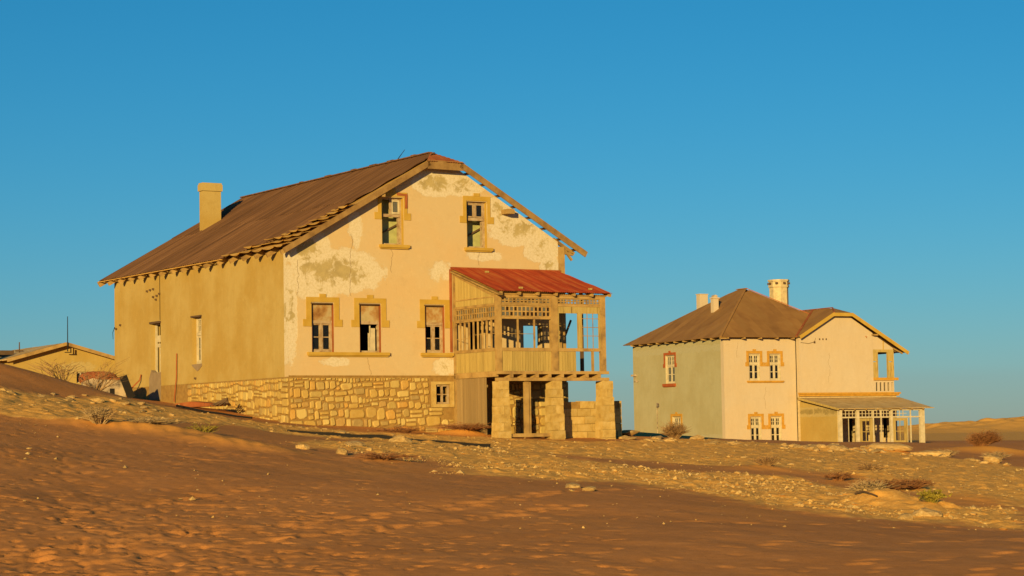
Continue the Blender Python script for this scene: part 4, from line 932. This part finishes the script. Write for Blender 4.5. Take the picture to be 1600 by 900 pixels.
# chimneys
oc = [(math.cos(RAD(22.5 + 45 * k)), math.sin(RAD(22.5 + 45 * k))) for k in range(8)]
mb = MB(lambda a, d, z: (10.4 + a, 8.0 + z, d), Z2)
for r, z0, z1 in ((.76, 5.0, 8.75), (.84, 8.75, 8.9), (.8, 8.9, 9.22), (.87, 9.22, 9.36)): mb.prism([(x * r, y * r) for x, y in oc], z0, z1)
mb.build('octagonal_chimney', M['cream_in'], H2)
mb = MB(FACE, Z2)
for k in range(8):
    an = RAD(45 * k); mb.box(10.4 + .8 * math.sin(an) - .08, 10.4 + .8 * math.sin(an) + .08, 8 - .8 * math.cos(an) - .08, 8 - .8 * math.cos(an) + .08, 8.98, 9.14)
mb.build('chimney_vent', M['darkwood'], H2)
mb = MB(FACE, Z2); mb.box(2.96, 3.42, 5.9, 6.3, 6.2, 7.65); mb.box(2.9, 3.48, 5.84, 6.36, 7.65, 7.74); mb.box(3.02, 3.36, 5.95, 6.25, 7.74, 7.84); mb.prism([(2.96, 7.84), (3.42, 7.84), (3.19, 7.95)], 5.9, 6.3); mb.build('chimney', M['white_pink'], H2)
mb = MB(FACE, Z2); mb.box(4.1, 4.85, 9.7, 10.2, 6.4, 8.22); mb.box(4.06, 4.89, 9.66, 10.24, 8.22, 8.28); mb.build('chimney', M['white_pink'], H2)
# windows
def win2(mp, a0, a1, z0, z1, key, tr, gl='glass_dark', sl_=None, sur=True):
    w_ = frame(H2, mp, Z2, a0 + .004, a1 - .004, z0 + .004, z1 - .004, .12, 'white_frame', fr=.09, mull=[(z0 + .09, tr - .06), (tr + .06, z1 - .09)], trans=tr)
    m = (a0 + a1) / 2
    for b0, b1 in ((a0 + .095, m - .036), (m + .036, a1 - .095)):
        sash(w_, mp, Z2, b0, b1, .14, tr + .065, z1 - .095, 2, 2, 'white_frame', fr=.045, bar=.04); panes(w_, mp, Z2, b0 + .04, b1 - .04, .17, tr + .1, z1 - .13, 2, 2, gl)
        sash(w_, mp, Z2, b0, b1, .14, z0 + .095, tr - .065, 1, 2, 'white_frame', fr=.055, bar=.05); panes(w_, mp, Z2, b0 + .05, b1 - .05, .17, z0 + .14, tr - .11, 1, 2, gl)
    mb = MB(mp, Z2); mb.box(a1 - .012, a1 + .004, .002, .12, z0, z1); mb.build('window_reveal', M['white_frame'], w_)
    if sur: surround(w_, mp, Z2, a0, a1, z0, z1, key, bw=.22, drop=.62, ear=.1, earh=.3)
    return w_
for ws in (UW2, LW2):
    for (a0, a1, z0, z1) in ws: w_ = win2(FACE, a0, a1, z0, z1, 'orange_paint', z1 - .72)
    z1 = ws[0][3]; mb = MB(FACE, Z2); mb.box(ws[0][1] + .36, ws[1][0] - .36, -.03, .003, z1 - .92, z1 - .64); mb.build('surround_link', M['orange_paint'], H2)
sill(H2, FACE, Z2, 1.98, 5.2, 1.17, 'orange_paint', h=.1)
for k, (a0, a1, z0, z1) in enumerate(SL):
    w_ = win2(LEFT, a0, a1, z0, z1, 'red_paint' if k == 0 else 'orange_paint', z1 - .8, 'glass')
    if k == 0: sill(w_, LEFT, Z2, a0 - .15, a1 + .3, z0 - .02, 'red_paint', h=.2)
mb = MB(LEFT, Z2); mb.tube([(9.6, -.06, -3.6), (9.6, -.06, -.55), (9.45, -.08, -.4)], .035, .03, 5); mb.box(9.35, 9.6, -.12, .0, -.62, -.25); mb.build('wall_pipe', M['whitewash'], H2)
mb = MB(LEFT, Z2); mb.box(12.7, 13.3, -.2, .0, 1.9, 2.05); mb.beam((12.6, -.05, 1.4), (13.1, -.05, 1.95), .06, .06); mb.box(12.4, 13.1, -.03, .0, 1.45, 1.55); mb.build('broken_bracket', M['whitewash'], H2)
mb = MB(FACE, Z2); mb.tube([(6.5, WV - .02, 4.0), (7.2, WV - .02, 3.92), (7.75, WV - .02, 4.05), (7.85, WV - .02, 4.35)], .018, .018, 4)
for u in (8.2, 8.5, 8.8): mb.box(u - .03, u + .03, WV - .07, WV, 4.2, 4.32)
mb.box(7.68, 7.78, WV - .08, WV, 3.95, 4.1); mb.build('wall_cable', M['darkwood'], H2)
# porch
PV = -5.3
mb = MB(LEFT, Z2); mb.prism([(PV + .15, -4.6), (WV - .0, -4.6), (WV - .0, -.42), (PV + .15, -1.2)], 6.3, 6.5); mb.build('porch_side_wall', M['yellow_wall'], H2)
mb = MB(FACE, Z2)
pz = lambda u: -1.12
for u0, u1 in ((6.35, 6.68), (7.95, 8.2), (9.4, 9.5), (11.0, 11.2), (13.7, 14.1)): mb.box(u0, u1, PV, PV + .2, -4.6, -1.2)
for u in (10.18, 12.85): mb.box(u - .04, u + .04, PV + .03, PV + .12, -4.6, -1.2)
mb.box(6.35, 14.1, PV - .02, PV + .18, -1.2, -1.06); mb.box(6.68, 13.7, PV + .02, PV + .14, -1.72, -1.62); pf = mb.build('porch_frame', M['white_frame'], H2)
mb = MB(FACE, Z2)
for u0, u1 in ((6.7, 7.95), (8.2, 9.4), (9.5, 11.0), (11.2, 12.5)):
    n = int((u1 - u0) / .3)
    for k in range(1, n): u = u0 + (u1 - u0) * k / n; mb.box(u - .02, u + .02, PV + .05, PV + .09, -1.62, -1.2)
    mb.box(u0, u1, PV + .052, PV + .088, -1.43, -1.39)
mb.build('transom_light', M['white_frame'], pf)
for u0, u1 in ((8.22, 9.38), (11.22, 12.5)):
    mb = MB(FACE, Z2); mb.box(u0, u0 + .24, PV + .03, PV + .1, -3.9, -1.75); mb.box(u1 - .24, u1, PV + .03, PV + .1, -3.9, -1.75); mb.box(u0 + .24, u1 - .24, PV + .03, PV + .1, -1.95, -1.75); mb.box(u0 + .24, u1 - .24, PV + .03, PV + .1, -3.9, -3.4)
    m = (u0 + u1) / 2; mb.box(m - .025, m + .025, PV + .04, PV + .08, -3.4, -1.95); mb.box(u0 + .24, u1 - .24, PV + .042, PV + .078, -2.75, -2.7); mb.build('porch_door', M['plank_y'], pf)
mb = MB(FACE, Z2); mb.box(7.98, 8.02, -1.0, -.55, -4, -.3); mb.build('inner_post', M['white_frame'], pf)
for u in (7.3, 10.2, 12.6): 
    mb = MB(FACE, Z2); mb.box(u - .02, u + .02, PV + .1, PV + .14, -3.6, -1.7); mb.build('glazing_bar', M['white_frame'], pf)
py = WV - .02 - (PV - .35); pzr = -.12 + 1.0; pl = math.hypot(py, pzr)
sheets(H2, M['roof_porch'], (6.15, PV - .35, -1.02), (1, 0, 0), (0, py, pzr), [(0, 0), (8.6, 0), (9.3, pl), (0, pl)], .8, 0, 0, Z2, thick=.04, skip=lambda k, c: False)
mb = MB(FACE, Z2); mb.prism([(7.25, -1.0), (8.05, -.95), (7.9, -.9), (7.5, -.86)], PV + .9, PV + 1.2); mb.build('torn_roof_flap', M['dark'], H2)
for k in range(8):
    u = 6.6 + k * 1.03; mb = MB(FACE, Z2); mb.beam((u, PV - .28, -1.1), (u, WV - .05, -.24), .08, .1, (1, 0, 0)); mb.build('porch_rafter', M['wood_h'], H2)
mb = MB(FACE, Z2); mb.beam((6.12, PV - .36, -1.07), (6.12, WV, -.18), .05, .16, (1, 0, 0)); mb.build('porch_barge_board', M['plank_y'], H2)

# ------------------------------------------------------------------ low building at the left
H3 = house_root('low_outbuilding', (-21.6, 118.0, 2.0), 30, 'low ochre outbuilding with shallow gable roof behind the sand dune', 'outbuilding')
Z3 = 2.0
wall(MB(FACE, Z3), [(-5.6, .5), (-2.85, 1.22), (.0, .5)], -2.4, [(-2.15, -1.65, -.82, -.22)], 0, .35).build('gable_wall', M['yellow_wall'], H3)
mb = MB(LEFT, Z3); mb.box(.36, 9, -5.6, -5.3, -2.4, .5); mb.box(.36, 9, -.3, .0, -2.4, .5); mb.build('side_wall', M['yellow_wall'], H3)
for sx, name in ((-1, 'left'), (1, 'right')):
    P0 = (-2.85 + sx * 3.25, -.45, .42); L = math.hypot(3.25, .9)
    sheets(H3, M['roof_porch'], P0, (0, 1, 0), (-sx * 3.25 / L, 0, .9 / L), [(0, 0), (9.5, 0), (9.5, L), (0, L)], .9, 0, 0, Z3, thick=.05)
    mb = MB(FACE, Z3); mb.beam((P0[0], -.47, .36), (-2.85, -.47, 1.26), .05, .18, (0, 1, 0)); mb.build('barge_board', M['wood_h'], H3)
w_ = frame(H3, FACE, Z3, -2.146, -1.654, -.816, -.224, .1, 'white_frame', fr=.05, mull=[(-.77, -.27)])
panes(w_, FACE, Z3, -2.08, -1.72, .13, -.76, -.28, 2, 1, 'glass_dark')
mb = MB(FACE, Z3); mb.tube([(-2.83, -.55, .85), (-2.83, -.55, 2.72)], .03, .02, 5); mb.box(-2.95, -2.6, -.52, -.4, .78, .82); mb.box(-2.64, -2.6, -.5, -.42, .78, 1.05); mb.build('aerial_pole', M['dark'], H3)
mb = MB(FACE, Z3); mb.box(-5.5, -4.6, 3.2, 3.5, .7, 1.05); mb.tube([(-4.3, 3.2, .9), (-4.3, 3.2, 1.5)], .04, .03, 5); mb.box(-4.5, -4.1, 3.1, 3.3, 1.0, 1.06); mb.build('roof_vent', M['darkwood'], H3)
CH = house_root('chimney_stack', (-27.1, 116.0, 2.9), 30, 'tan chimney stack at the far left edge behind the dune', 'chimney')
mb = MB(FACE, 0); mb.box(-1.7, -.42, 0, .6, -.6, 2.1); mb.build('stack', M['yellow_wall'], CH); mb = MB(FACE, 0); mb.box(-1.76, -.36, -.06, .66, 2.1, 2.25); mb.build('stack_cap', M['yellow_wall'], CH)

# ------------------------------------------------------------------ loose things on the ground
def rock_mesh(seed, sub=2, flat_=.7):
    r = random.Random(seed); import bmesh
    bm = bmesh.new(); bmesh.ops.create_icosphere(bm, subdivisions=sub, radius=1.0)
    off = Vector((seed * 3.1, seed * 1.7, 0))
    pl = [(Vector((r.gauss(0, 1), r.gauss(0, 1), r.gauss(0, 1))).normalized(), r.uniform(.55, .85)) for _ in range(7)]
    for v in bm.verts:
        p = v.co.copy(); k = 1 + .35 * mnoise.noise(p * 1.3 + off)
        for n, d in pl:
            q = p.dot(n) * k
            if q > d: p -= n * (q - d) * .9
        v.co = Vector((p.x * k, p.y * k, p.z * k * flat_))
    me = bpy.data.meshes.new('rock'); bm.to_mesh(me); bm.free(); me.materials.append(M['rock']); return me
RM = [rock_mesh(i, 2, .6 + .05 * (i % 4)) for i in range(6)]
def rock(x, y, s, label, group=None, k=None, sx=1.0, sz=1.0, cat='rock'):
    o = bpy.data.objects.new('rock', RM[R.randrange(6) if k is None else k]); COL.objects.link(o)
    o.location = (x, y, zat(x, y) + s * .12 * sz); o.scale = (s * sx, s, s * sz); o.rotation_euler = (R.uniform(-.2, .2), R.uniform(-.2, .2), R.uniform(0, 6.28))
    return tag(o, label, cat, group)
rock(-3.6, 68.6, .36, 'angular orange rock on the sand below the stone base', None, 0)
rock(-5.56, 57.3, .2, 'small pale stone at the left end of the row on the slope', None, 1)
rock(-3.97, 59.9, .12, 'little pointed pale stone on brown sand right of the leftmost stone', None, 2)
rock(-4.43, 55.9, .17, 'pointed pale stone nearest the camera below the stone base', None, 3, 1, 1.3)
rock(-4.6, 62.5, .32, 'flat pale slab stone beside a smaller one below the house', None, 4, 1.4, .5)
rock(1.2, 45.0, .2, 'round pale boulder alone on the smooth sand in the middle', None, 1, 1.2, .7)
rock(1.5, 43.9, .15, 'tan stone just right of the round pale boulder in the sand', None, 2, 1.2, .7)
rock(8.24, 50.0, .26, 'grey white rounded stone above the dry tussock at the right', None, 5, 1.2, .8)
rock(7.5, 40.1, .3, 'flat ochre block below the green shrub at the right', None, 0, 1.4, .7)
rock(6.93, 38.9, .16, 'small white stone left of the flat ochre block', None, 3)
rock(4.5, 93.0, .6, 'low heap of ochre rubble at the right end of the block wall', None, 4, 1.5, .55)
rock(7.75, 92.3, .32, 'reddish squared stone right of the dry bush by the smaller house', None, 0, 1.1, .9)
rock(16.4, 96.0, .5, 'long flat pale outcrop slab in front of the dark dune', None, 3, 2.2, .6)
rock(18.0, 94.6, .45, 'second flat pale outcrop slab to the right in front of the dark dune', None, 1, 2.0, .7)
rock(19.8, 90.4, .42, 'rounded tan boulder on the outcrop ridge at far right', None, 2, 1.1, .9)
rock(12.2, 90.0, .36, 'pale stone at the left end of the outcrop ridge below the porch', None, 5, 1.3, .7)
rock(13.4, 90.6, .42, 'squat pale rock beside the ridge left of the porch posts', None, 4, 1.2, .7)
rock(5.9, 91.0, .35, 'broad flat stone at the foot of the dry bush by the smaller house', None, 1, 1.5, .5)
rr = random.Random(77); n = 0
spots = []
while n < 150:
    y = 36 * math.exp(rr.random() * math.log(98 / 36.)); x = rr.uniform(-.25, .25) * y
    k = float(rocky(np.array(x), np.array(y)))
    if k < .55 or rr.random() > (.8 if x > -6 else .35): continue
    if 82 < y and -9 < x < 4: continue
    rock(x, y, rr.uniform(.035, .085) * (1.35 if y > 75 else 1.0) * (1.4 if rr.random() < .15 else 1), 'pale angular stone scattered on the gravel slope', 'pale stones scattered on the gravel slope', None, rr.uniform(.9, 1.5), rr.uniform(.6, 1.0)); n += 1

def scatter(pts, n, jit, s0, s1, label, group, seed):
    q = random.Random(seed)
    for i in range(n):
        k = q.random() * (len(pts) - 1); a, b = pts[int(k)], pts[int(k) + 1]; f = k - int(k)
        x = a[0] + (b[0] - a[0]) * f + q.gauss(0, jit); y = a[1] + (b[1] - a[1]) * f + q.gauss(0, jit * 2)
        rock(x, y, q.uniform(s0, s1) * (1.5 if q.random() < .2 else 1), label, group, None, q.uniform(.9, 1.7), q.uniform(.5, 1.0))
scatter([(11.9, 93.7), (12.6, 90.5), (14.0, 92.5), (15.2, 95.5), (17, 95.5), (18.6, 92.0), (20, 89)], 60, .5, .10, .24, 'ochre rock lying along the outcrop ridge in front of the porch', 'rocks along the outcrop ridge', 1)
scatter([(4.6, 90.5), (6.0, 89.5), (7.4, 90.5), (9.5, 91.0)], 26, .4, .09, .22, 'ochre rubble stone lying between the two houses', 'rubble between the houses', 2)
scatter([(-15.4, 66.5), (-14.0, 69.5), (-12.8, 72.0), (-11.6, 70.0)], 26, .5, .06, .15, 'tan rubble stone on the bank below the outbuilding', 'rubble on the left bank', 3)
# fine gravel: too many to count
def gravel():
    base = [(0, 0, .8), (.9, .1, .1), (.2, .85, .0), (-.8, .3, .15), (-.3, -.9, .05), (.6, -.7, .2), (.1, .1, -.5)]
    fa = [(0, 1, 2), (0, 2, 3), (0, 3, 4), (0, 4, 5), (0, 5, 1), (6, 2, 1), (6, 3, 2), (6, 4, 3), (6, 5, 4), (6, 1, 5)]
    rg = np.random.RandomState(3); N = 190000
    y = 34 * np.exp(rg.rand(N) * math.log(112 / 34.)); x = rg.uniform(-.25, .26, N) * y
    k = pebbly(x, y); clump = np.clip(fbm(x * .8 + 60, y * .5, 3) * 2.0 + .5, .03, 1)
    keep = (rg.rand(N) < (k * .5 + .006) * clump); x, y = x[keep], y[keep]
    z = height(x, y); n = len(x)
    s = (rg.rand(n) ** 7 * .06 + .017) * np.where(y > 65, 1.25, 1.0); an = rg.rand(n) * 6.28
    B = np.array(base); V = np.empty((n, 7, 3)); sx = s * rg.uniform(.7, 1.5, n); sy = s * rg.uniform(.7, 1.3, n); sz = s * rg.uniform(.5, 1.0, n)
    jx = B[None] + rg.normal(0, .15, (n, 7, 3))
    c, q = np.cos(an)[:, None], np.sin(an)[:, None]
    X = jx[..., 0] * sx[:, None]; Y = jx[..., 1] * sy[:, None]
    V[..., 0] = x[:, None] + X * c - Y * q; V[..., 1] = y[:, None] + X * q + Y * c; V[..., 2] = z[:, None] + jx[..., 2] * sz[:, None] + .1 * s[:, None]
    F = (np.array(fa)[None] + (np.arange(n) * 7)[:, None, None]).reshape(-1, 3)
    me = bpy.data.meshes.new('gravel'); me.from_pydata(V.reshape(-1, 3).tolist(), [], F.tolist()); me.update()
    m = simple('pale_gravel', [(0.3, (0.60, 0.36, 0.11)), (0.5, (0.70, 0.46, 0.16)), (0.7, (0.80, 0.58, 0.26))], 1.5, .95, .2)
    o = link('gravel', me, None, m); tag(o, 'loose pale gravel strewn over the slope below the houses', None, None, 'stuff')
gravel()

# shrubs: many bent twigs
def shrub(name, x, y, rad, hgt, n, mat, label, cat='shrub', lean=(0, 0), leaf=0, th=.012, seed=1, group=None, spread=1.0, sub=4):
    r = random.Random(seed); mb = MB()
    for i in range(n):
        a = r.uniform(0, 6.283); e = r.uniform(0, 1) ** .6 * spread; L = hgt * r.uniform(.55, 1.1)
        bx, by = math.cos(a) * rad * .35 * r.random(), math.sin(a) * rad * .35 * r.random()
        dx, dy = math.cos(a) * e * rad * 1.0 + lean[0], math.sin(a) * e * rad * 1.0 + lean[1]
        up = L * math.sqrt(max(.05, 1 - (e * .85) ** 2))
        P = [(bx, by, -.05)]
        for t in (.35, .7, 1.0): P.append((bx + dx * t + r.gauss(0, .05) * rad, by + dy * t + r.gauss(0, .05) * rad, up * t ** .85 + r.gauss(0, .03) * hgt))
        mb.tube(P, th, th * .35, 3)
        for k in range(sub):
            t = r.uniform(.35, 1.0); i0 = min(2, int(t * 3)); f = t * 3 - i0; A = Vector(P[i0]).lerp(Vector(P[i0 + 1]), min(1, f))
            D = Vector((dx * .3 + r.gauss(0, .28) * rad, dy * .3 + r.gauss(0, .28) * rad, hgt * r.uniform(.05, .3))); mb.tube([A, A + D * .6, A + D + Vector((r.gauss(0, .03), r.gauss(0, .03), 0))], th * .6, th * .25, 3)
            for q in range(leaf):
                c = A + D * r.uniform(.3, 1.05); u = Vector((r.gauss(0, 1), r.gauss(0, 1), r.gauss(0, 1))).normalized() * .035; w_ = u.cross(Vector((r.gauss(0, 1), r.gauss(0, 1), r.gauss(0, 1)))).normalized() * .02
                mb.quad(tuple(c - u), tuple(c + w_), tuple(c + u), tuple(c - w_))
    o = mb.build(name, M[mat], None); o.location = (x, y, zat(x, y)); o.rotation_euler = (0, 0, r.uniform(0, .3))
    return tag(o, label, cat, group)
shrub('dry_shrub', -11.0, 57.8, .34, .42, 130, 'twig_pale', 'pale dry shrub on the sand drift left of the large house', seed=1)
shrub('dry_shrub', -9.9, 58.9, .6, .22, 110, 'twig_pale', 'low pale brush trailing right of the dry shrub on the sand drift', seed=2, spread=1.2)
shrub('dry_shrub', 6.75, 92.0, .42, .62, 230, 'twig', 'rounded dry brown bush in front of the green side wall', seed=3, th=.013)
shrub('tumbleweed', 22.9, 107.5, .62, .7, 300, 'twig_red', 'dense dark brown tumbleweed bush on the dune at the right', seed=4, th=.014, lean=(.25, 0), sub=6)
shrub('dry_shrub', 9.0, 53.1, .5, .26, 110, 'twig_red', 'low russet brush on the orange sand drift at the right', seed=5, spread=1.2)
shrub('dry_shrub', 9.75, 53.6, .4, .25, 80, 'twig_red', 'thin russet brush right beside the low russet brush', seed=6)
shrub('green_shrub', 8.0, 42.0, .2, .22, 34, 'twig_green', 'small yellow green shrub at the right among gravel', seed=7, leaf=3, th=.006)
shrub('dry_tussock', 7.2, 44.4, .36, .3, 200, 'twig_pale', 'pale straw tussock covering a mound left of the green shrub', seed=8, sub=1)
shrub('dry_tussock', -3.3, 54.1, .6, .16, 110, 'twig_red', 'flat reddish grass tuft on the sand below the house front', seed=9, sub=1, spread=1.3)
shrub('dry_tussock', 6.95, 60.0, .3, .28, 80, 'twig', 'brown grass tuft on the slope below the smaller house', seed=10, sub=2)
shrub('dry_tussock', 9.8, 60.4, .35, .28, 80, 'twig', 'brown grass tuft on the slope below the porch', seed=11, sub=2)
shrub('dry_tussock', -1.9, 87.0, 1.0, .28, 150, 'twig_red', 'withered grass heap at the foot of the plank screen', seed=12, sub=1, spread=1.3)
shrub('dry_tussock', -4.5, 84.6, .9, .25, 90, 'twig_red', 'withered grass on the sand mound against the stone base', seed=13, sub=1, spread=1.3)
shrub('dry_shrub', -15.0, 78.0, .75, 1.0, 34, 'twig', 'tall sparse dry branches on the dune slope before the outbuilding', seed=14, th=.014, lean=(.2, 0), sub=3)
shrub('dry_shrub', -16.0, 77.0, .7, .8, 26, 'twig', 'sparse dry branches on the dune crest at the far left', seed=15, th=.018, lean=(-.3, 0))
shrub('dry_shrub', 21.3, 96.5, .5, .35, 80, 'twig_pale', 'pale brush at the right edge of the outcrop ridge', seed=17)
shrub('dry_shrub', 19.0, 96.0, .4, .35, 60, 'twig_pale', 'pale grass tuft behind the outcrop ridge near the dune', seed=18)
shrub('dry_shrub', 8.2, 55.4, .35, .2, 50, 'twig_red', 'small russet twigs left of the low russet brush', seed=19)
shrub('dry_tussock', -8.6, 60.2, .4, .3, 50, 'twig_green', 'small greenish tuft at the right end of the pale brush', seed=20, sub=1)

# near-black strip added as the dark shadow line in the sand before the house
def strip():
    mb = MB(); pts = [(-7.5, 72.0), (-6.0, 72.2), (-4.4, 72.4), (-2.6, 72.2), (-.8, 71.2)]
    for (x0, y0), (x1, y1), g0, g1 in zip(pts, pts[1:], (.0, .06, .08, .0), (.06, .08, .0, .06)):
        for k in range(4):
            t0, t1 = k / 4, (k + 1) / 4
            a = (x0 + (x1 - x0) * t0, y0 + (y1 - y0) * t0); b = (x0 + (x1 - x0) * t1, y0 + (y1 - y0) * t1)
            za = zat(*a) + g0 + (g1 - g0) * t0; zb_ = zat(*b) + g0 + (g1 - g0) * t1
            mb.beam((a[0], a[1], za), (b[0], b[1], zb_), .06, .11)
    o = mb.build('shadow_strip', M['dark']); tag(o, 'long thin near-black strip drawn as a shadow line in the sand below the stone base', 'rail')  # no real rail: strip added to draw the shadow line
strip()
def stick(x0, y0, x1, y1, r, mat, name, label, cat, lift=.05):
    mb = MB(); n = 5
    c = ((x0 + x1) / 2, (y0 + y1) / 2)
    P = [(x0 + (x1 - x0) * k / n - c[0], y0 + (y1 - y0) * k / n - c[1], zat(x0 + (x1 - x0) * k / n, y0 + (y1 - y0) * k / n) - zat(*c) + lift + R.uniform(-.01, .02)) for k in range(n + 1)]
    mb.tube(P, r, r * .7, 5); o = mb.build(name, M[mat]); o.location = (c[0], c[1], zat(*c)); return tag(o, label, cat)
stick(6.75, 43.4, 7.05, 42.6, .022, 'darkwood', 'fallen_pole', 'thin dark pole lying at the foot of the straw tussock', 'pole')
stick(-13.0, 84.0, -9.8, 81.5, .05, 'dark', 'fallen_pole', 'dark pole on the gravel left of the stone corner', 'pole', .06)
# scrap and rubble by the side wall
def scrap():
    r0 = house_root('rusty_scrap', (-15.0, 95.0, zat(-15.0, 95.0)), 20, 'long flattened rusty sheet and scrap along the foot of the ochre wall', 'scrap metal')
    mb = MB(); mb.prism([(-2.2, -.02), (2.0, -.02), (1.8, .1), (.3, .2), (-.9, .14), (-2.1, .06)], -.3, .3); mb.build('flattened_sheet', M['rust'], r0)
    for k in range(5):
        mb = MB(); mb.beam((1.8 + k * .2, -.3 + .1 * k, .0), (2.3 + k * .15, .2 - .1 * k, .3 - .05 * k), .12, .05); mb.build('scrap_piece', M['darkwood'], r0)
    return r0
sc_ = scrap(); sc_.location = (-13.1, 88.9, zat(-13.1, 88.9) + .02); sc_.rotation_euler = (0, 0, RAD(-50))
def stub():
    x, y = -17.4, 92.5
    r0 = house_root('broken_wall', (x, y, zat(x, y) + .12), 25, 'broken whitewashed wall stub with black stains beside the outbuilding', 'wall')
    mb = MB(FACE, 0); mb.prism([(-.95, -.5), (1.0, -.5), (.85, .62), (.5, .66), (-.1, .60), (-.5, .66), (-.9, .5)], 0, .3); mb.build('plaster_face', M['whitewash'], r0)
    mb = MB(FACE, 0); mb.beam((.8, -.1, .75), (1.15, -.15, -.2), .16, .3, (0, 1, 0)); mb.build('leaning_plank', M['dark'], r0)
    mb = MB(FACE, 0); mb.box(.25, .45, -.02, .1, -.1, .22); mb.build('painted_hole', M['dark'], r0)  # near-black block on the face, painted for the dark inside a hole
    mb = MB(FACE, 0); mb.box(-.3, .9, -.04, .34, .60, .68, .02); mb.build('capping', M['rust'], r0)
    d = house_root('rusted_drum', (x - .5, y + 1.3, zat(x - .5, y + 1.3)), 25, 'orange rusted ribbed drum lying behind the broken whitewashed wall', 'drum')
    mb = MB(lambda a, q, z: (q, a, z), 0)
    seg = 18; prev = None
    rings = []
    for i in range(15):
        xx = -.8 + 1.6 * i / 14; r = (.52 + .03 * (i % 2)) * (1 - .55 * abs((i - 7) / 7.0) ** 4)
        rings.append([mb.p(math.cos(6.2832 * k / seg) * r * .8, xx, .75 + math.sin(6.2832 * k / seg) * r * .62) for k in range(seg)])
    for A, B in zip(rings, rings[1:]):
        for k in range(seg): mb.f.append((A[k], A[(k + 1) % seg], B[(k + 1) % seg], B[k]))
    mb.f.append(tuple(rings[0])); mb.f.append(tuple(reversed(rings[-1]))); mb.build('drum_shell', M['rust'], d)
    mb = MB(FACE, 0); mb.box(-.75, .75, -.3, .3, -.2, .46); mb.build('support', M['whitewash'], d)
stub()
def posts():
    mb = MB(); mb.tube([(0, 0, -.1), (.05, 0, .25), (.1, .02, .38)], .05, .04, 5); mb.tube([(.1, .02, .38), (.5, .05, .4), (.85, .1, .75), (.9, .1, 1.0)], .045, .03, 5); mb.tube([(.02, 0, .1), (-.05, 0, .6)], .05, .06, 5)
    o = mb.build('bent_pipe', M['rust']); o.location = (-17.6, 97.5, zat(-17.6, 97.5)); tag(o, 'bent rusty pipe rising from the ground at the ochre side wall', 'pipe')
posts()
# low masonry wall behind the veranda
LWR = house_root('low_block_wall', tuple(H1.matrix_basis @ Vector((10.85, -2.4, 0.0)))[:2] + (2.4228 - 3.5,), 32, 'low ochre block wall seen through the piers under the veranda', 'wall')
mb = MB(FACE, 0); mb.box(.02, 3.2, .05, .35, -.6, 2.40); co = mb.build('wall_core', M['mortar'], LWR)
rq = random.Random(8)
for k in range(9):
    z0 = -.4 + k * .315; a = 0.0 - (.25 if k % 2 else 0)
    while a < 3.2:
        w_ = rq.uniform(.55, .8); a0 = max(a, 0); a1 = min(a + w_, 3.25)
        if a1 - a0 > .1 and not (k == 8 and rq.random() < .3):
            mb = MB(FACE, 0); mb.box(a0 + .008, a1 - .008, rq.uniform(0, .02), .4, z0 + .008, z0 + .307, .006); mb.build('block', M['block'], co)
        a += w_
